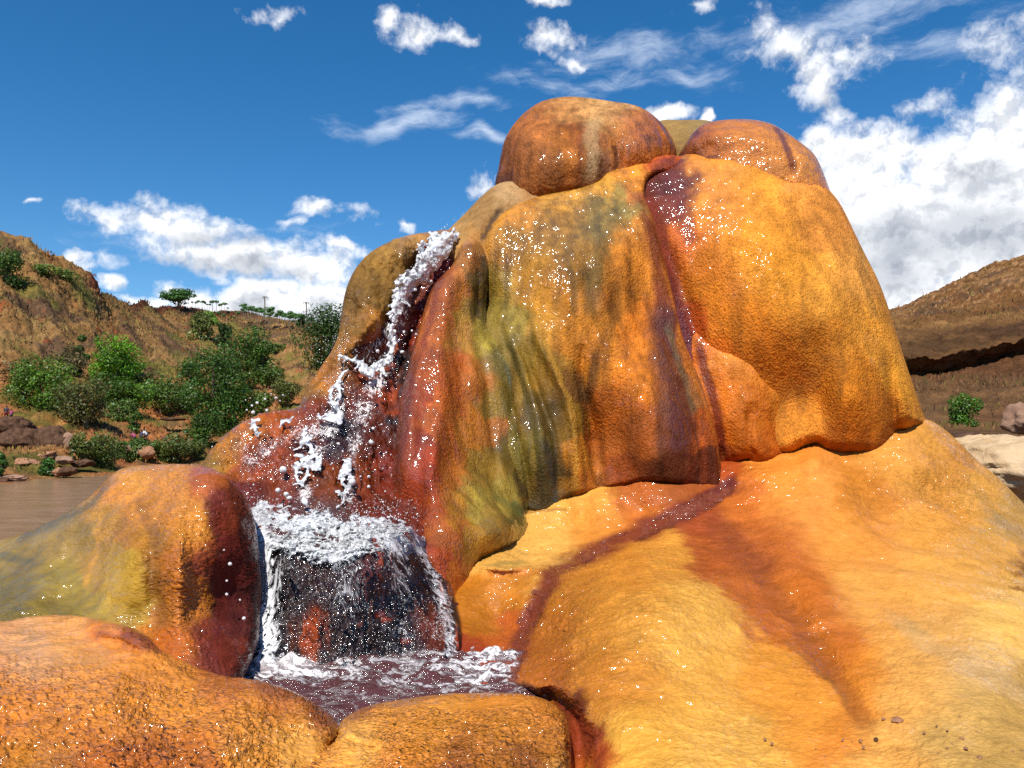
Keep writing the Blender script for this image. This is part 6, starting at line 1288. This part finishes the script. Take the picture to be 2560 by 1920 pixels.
rock(60, 1112, 160, 66, 76, M_rk1, 'long dark brown rock slab on the river bank', 3)
rock(128, 1108, 90, 74, 75, M_rk1, 'steep dark angular rock beside the long brown slab', 4, 20)
rock(166, 1112, 54, 50, 75, M_rk2, 'rounded pinkish boulder lit at its right side', 5)
rock(206, 1158, 50, 20, 70, M_rk1, 'low flat grey boulder touching the river', 6)
rock(105, 1145, 70, 26, 70, M_rk3, 'tilted orange slab below the dark angular rock', 7, -18)
rock(160, 1150, 40, 20, 69, M_rk2, 'small pale stone between the shrubs at the river', 8)
rock(170, 1178, 44, 22, 65, M_rk1, 'dark broken rock jutting into the river', 9, -10)
rock(148, 1180, 30, 20, 65, M_rk3, 'small orange rock beside the fresh green shrub', 10)
rock(40, 1195, 60, 16, 61, M_rk2, 'pale low stone at the waterline near the left edge', 11)
rock(8, 1203, 30, 20, 60, M_rk1, 'dark wet stone in the left corner of the river bank', 12)
rock(60, 1160, 80, 24, 68, M_rk3, 'wide orange earth ledge above the waterline', 13)
rock(365, 1133, 40, 30, 84, M_rk3, 'rounded reddish boulder beside the waterside bushes', 14)
rock(310, 1125, 36, 20, 84, M_rk3, 'smaller reddish rock left of the rounded reddish boulder', 15)
rock(430, 1048, 60, 8, 112, M_rk1, 'thin dark ledge stone on the bare slope', 16)
# right hand side, close to the mound
M_rk4 = rock_material('pale_orange_rock', (.44, .29, .15), (.62, .46, .29))
rock(2560, 1170, 330, 150, 7.0, M_rk4, 'pale orange smooth rock behind the right edge of the apron', 20, -4, rough=.25, dep=.8)
rock(2450, 1130, 160, 90, 8.5, M_rk4, 'smaller pale rock left of the big pale orange one', 21, -6, rough=.25)
rock(2405, 1095, 90, 26, 9.5, M_rk1, 'low dark shaded rock under the green bush', 22, -10, rough=.3)
rock(2556, 1050, 80, 70, 12, M_rk2, 'rounded grey pink boulder among dry grass at the right edge', 23)
# pebbles and twigs on the wet apron
AP = LAYERS['apron']['ctrl']
for i, (x, y, w, h, lab) in enumerate([(2243, 1800, 26, 14, 'largest brown pebble lying on the bright apron'), (2208, 1797, 9, 6, 'tiny pebble just left of the largest brown pebble'), (2190, 1848, 10, 8, 'small round red brown pebble below the largest one'), (2110, 1850, 14, 6, 'flat tan pebble at the lower middle of the apron'), (2448, 1893, 12, 9, 'reddish pebble near the bottom right corner'), (2512, 1856, 14, 8, 'dark pebble in the right corner of the apron'), (2460, 1658, 12, 6, 'lone brown pebble higher on the right of the apron')]):
    d = float(AP(np.array([x]), np.array([y]))[0]) - .004
    rock(x, y, w, h, d, M_rk1 if i in (2, 5) else M_rk3, lab, 60 + i, kind='pebble')
rp2 = random.Random(21)
for i in range(34):
    x, y = (rp2.uniform(2330, 2556), rp2.uniform(1780, 1912)) if i < 22 else (rp2.uniform(1900, 2330), rp2.uniform(1830, 1915))
    w = rp2.uniform(4, 8); d = float(AP(np.array([x]), np.array([y]))[0]) - .012
    if i == 0: o = grit0 = rock(x, y, w, w * .6, d, M_rk3, 'grain of reddish grit scattered over the pale lower right of the apron', 90, kind='pebble', group='grit on the lower apron')
    else:
        o = grit0.copy(); COL.objects.link(o); o.location = at(x, y, d); s_ = rp2.uniform(.7, 1.6); o.scale = (s_, s_, s_); o.rotation_euler = (0, 0, rp2.uniform(0, 6))
    if i >= 22: o['label'] = 'grain of reddish grit at the bottom middle of the apron'
for (x0, y0, x1, y1, lab) in [(2443, 1742, 2475, 1726, 'thin dark twig lying on the pale right part of the apron'), (2388, 1708, 2398, 1724, 'short fine twig left of the longer one'), (2310, 1868, 2390, 1884, 'long hair thin stalk near the lower right of the apron')][:2]:
    a = at(x0, y0, float(AP(np.array([x0]), np.array([y0]))[0]) - .006); b = at(x1, y1, float(AP(np.array([x1]), np.array([y1]))[0]) - .006)
    v, f = tube([a - a, (b - a) * .5 + np.array([0, 0, .002]), b - a], [.0012, .0014, .0008], 6)
    o = make_mesh('twig', v, f, M_bark); o.location = a; tag(o, lab, 'twig')

# ---- people, tiny on the far bank
def skin_mat(name, c, rough=.6):
    m, t, b = material(name); P = t.new('ShaderNodeTexCoord').outputs['Object']
    t.set(b.inputs['Base Color'], t.mix(t.noise(P, 30, 3), tuple(x * .8 for x in c), tuple(min(1, x * 1.15) for x in c))); b.inputs['Roughness'].default_value = rough; return m
M_skin = skin_mat('brown_skin', (.16, .07, .04)); M_hair = skin_mat('black_hair', (.015, .012, .01))
def person(loc, H_, face, top, bottom, label, bend=0.0, squat=0.0, seed=0):
    """body: one skinned surface (head, torso, arms with hands, legs); clothes and hair are parts"""
    r = random.Random(seed); root = empty('person', loc); root.rotation_euler = (0, 0, face); tag(root, label, 'person')
    s = H_ / 1.7; hip = .92 - .55 * squat
    def tor(t, x=0, y=0):     # a point on the (bent) torso, t metres above the hips
        return (x, y + t * math.sin(bend), hip + t * math.cos(bend))
    J = {'pel': (0, 0, hip), 'chest': tor(.36), 'neck': tor(.54), 'head': tor(.66, 0, .02), 'crown': tor(.78, 0, .02)}
    E_ = [('pel', 'chest'), ('chest', 'neck'), ('neck', 'head'), ('head', 'crown')]
    Rd = {'pel': .13, 'chest': .15, 'neck': .06, 'head': .10, 'crown': .07}
    for sd in (-1, 1):
        n = 'L' if sd < 0 else 'R'; sw = .12 * sd
        J[n + 'hip'] = (.10 * sd, 0, hip - .04); J[n + 'knee'] = (.13 * sd, .05 + .36 * squat + sw * .5, .48 - .12 * squat + .12 * squat); J[n + 'ank'] = (.13 * sd, -.02 + sw, .08); J[n + 'toe'] = (.14 * sd, .16 + sw, .03)
        J[n + 'sh'] = tor(.48, .19 * sd); el_ = tor(.22, .26 * sd, .04 + .12 * bend); J[n + 'el'] = (el_[0], el_[1], el_[2] - .1 * bend); J[n + 'wr'] = (.24 * sd, J[n + 'el'][1] + .12 + .1 * bend, J[n + 'el'][2] - .22); wx, wy, wz = J[n + 'wr']
        J[n + 'palm'] = (wx, wy + .03, wz - .07)
        E_ += [('pel', n + 'hip'), (n + 'hip', n + 'knee'), (n + 'knee', n + 'ank'), (n + 'ank', n + 'toe'), ('chest', n + 'sh'), (n + 'sh', n + 'el'), (n + 'el', n + 'wr'), (n + 'wr', n + 'palm')]
        Rd.update({n + 'hip': .095, n + 'knee': .06, n + 'ank': .04, n + 'toe': .03, n + 'sh': .06, n + 'el': .042, n + 'wr': .03, n + 'palm': .034})
        for q in range(4):
            J[n + 'f%d' % q] = (wx + (q - 1.5) * .018, wy + .055, wz - .15 + abs(q - 1.5) * .008); E_.append((n + 'palm', n + 'f%d' % q)); Rd[n + 'f%d' % q] = .010
        J[n + 'th'] = (wx - .05 * sd, wy + .05, wz - .09); E_.append((n + 'palm', n + 'th')); Rd[n + 'th'] = .011
    names = list(J); idn = {k: i for i, k in enumerate(names)}
    me = bpy.data.meshes.new('body'); me.from_pydata([tuple(c * s for c in J[k]) for k in names], [(idn[a], idn[b]) for a, b in E_], []); me.update()
    o = bpy.data.objects.new('body', me); COL.objects.link(o); o.parent = root
    sk = o.modifiers.new('skin', 'SKIN'); sk.use_smooth_shade = True
    for i, k in enumerate(names):
        me.skin_vertices[0].data[i].radius = (Rd[k] * s, Rd[k] * s)
    me.skin_vertices[0].data[idn['pel']].use_root = True
    o.modifiers.new('sub', 'SUBSURF').levels = 1
    me.materials.append(M_skin)
    def lump(name, pts, rad, mat):
        v, f = tube([np.array(p) * s for p in pts], [x * s for x in rad], 10)
        n = len(v); V = np.concatenate([v, [np.array(pts[0]) * s, np.array(pts[-1]) * s]]); k = len(pts) - 1
        caps = [(n, (i + 1) % 10, i) for i in range(10)] + [(n + 1, k * 10 + i, k * 10 + (i + 1) % 10) for i in range(10)]
        make_mesh(name, V, [f, np.array(caps)], mat, root)
    lump('shirt', [tor(-.08), tor(.1), tor(.36), tor(.5)], [.17, .17, .19, .11], top)
    for n in 'LR': lump('sleeve', [J[n + 'sh'], J[n + 'el']], [.08, .055], top)
    lump('shorts', [(0, 0, hip + .04), (0, .08 * squat, hip - .14)], [.18, .19], bottom)
    for n in 'LR': lump('trouser_leg', [J[n + 'hip'], J[n + 'knee']], [.11, .085], bottom)
    lump('hair', [tor(.70, 0, .01), tor(.76, 0, 0), tor(.83, 0, 0)], [.112, .118, .05], M_hair)
    lump('nose', [(0, tor(.68)[1] + .11, tor(.68)[2]), (0, tor(.68)[1] + .15, tor(.68)[2] - .01)], [.02, .008], M_skin)
Mred = skin_mat('dark_red_cloth', (.20, .02, .03), .8); Mblk = skin_mat('dark_cloth', (.03, .035, .05), .8); Mwht = skin_mat('white_cloth', (.75, .74, .72), .8); Mmag = skin_mat('magenta_cloth', (.40, .06, .16), .8); Mblu = skin_mat('navy_cloth', (.04, .05, .10), .8)
for (x, foot, hh, d, face, tp, bt, lab, bend, sq) in [
    (15, 1050, 34, 84, .4, Mblk, Mred, 'person in dark top and red shorts walking at the far left of the bank', .05, 0),
    (28, 1050, 27, 84, .9, Mmag, Mblk, 'smaller person in a reddish top following beside the taller one', .15, .1),
    (337, 1106, 24, 88, 1.5, Mmag, Mblk, 'person in a magenta top crouching among the waterside bushes', .7, .5),
    (352, 1104, 24, 88, -.5, Mblu, Mblk, 'person in navy clothes bending beside the magenta one', .6, .3),
    (366, 1104, 26, 87, 2.2, Mwht, Mblk, 'person in a white top stooping in the middle of the waterside group', .8, .3),
    (416, 1114, 24, 86, 1.6, Mred, Mblk, 'person in a dark red top bent over at the right of the waterside group', 1.1, .3)]:
    d = on_ground(x, foot, d); P = at(x, foot, d); person(P, hh * d / F * (1.5 if bend > .5 else 1.05), face, tp, bt, lab, bend, sq, int(x))
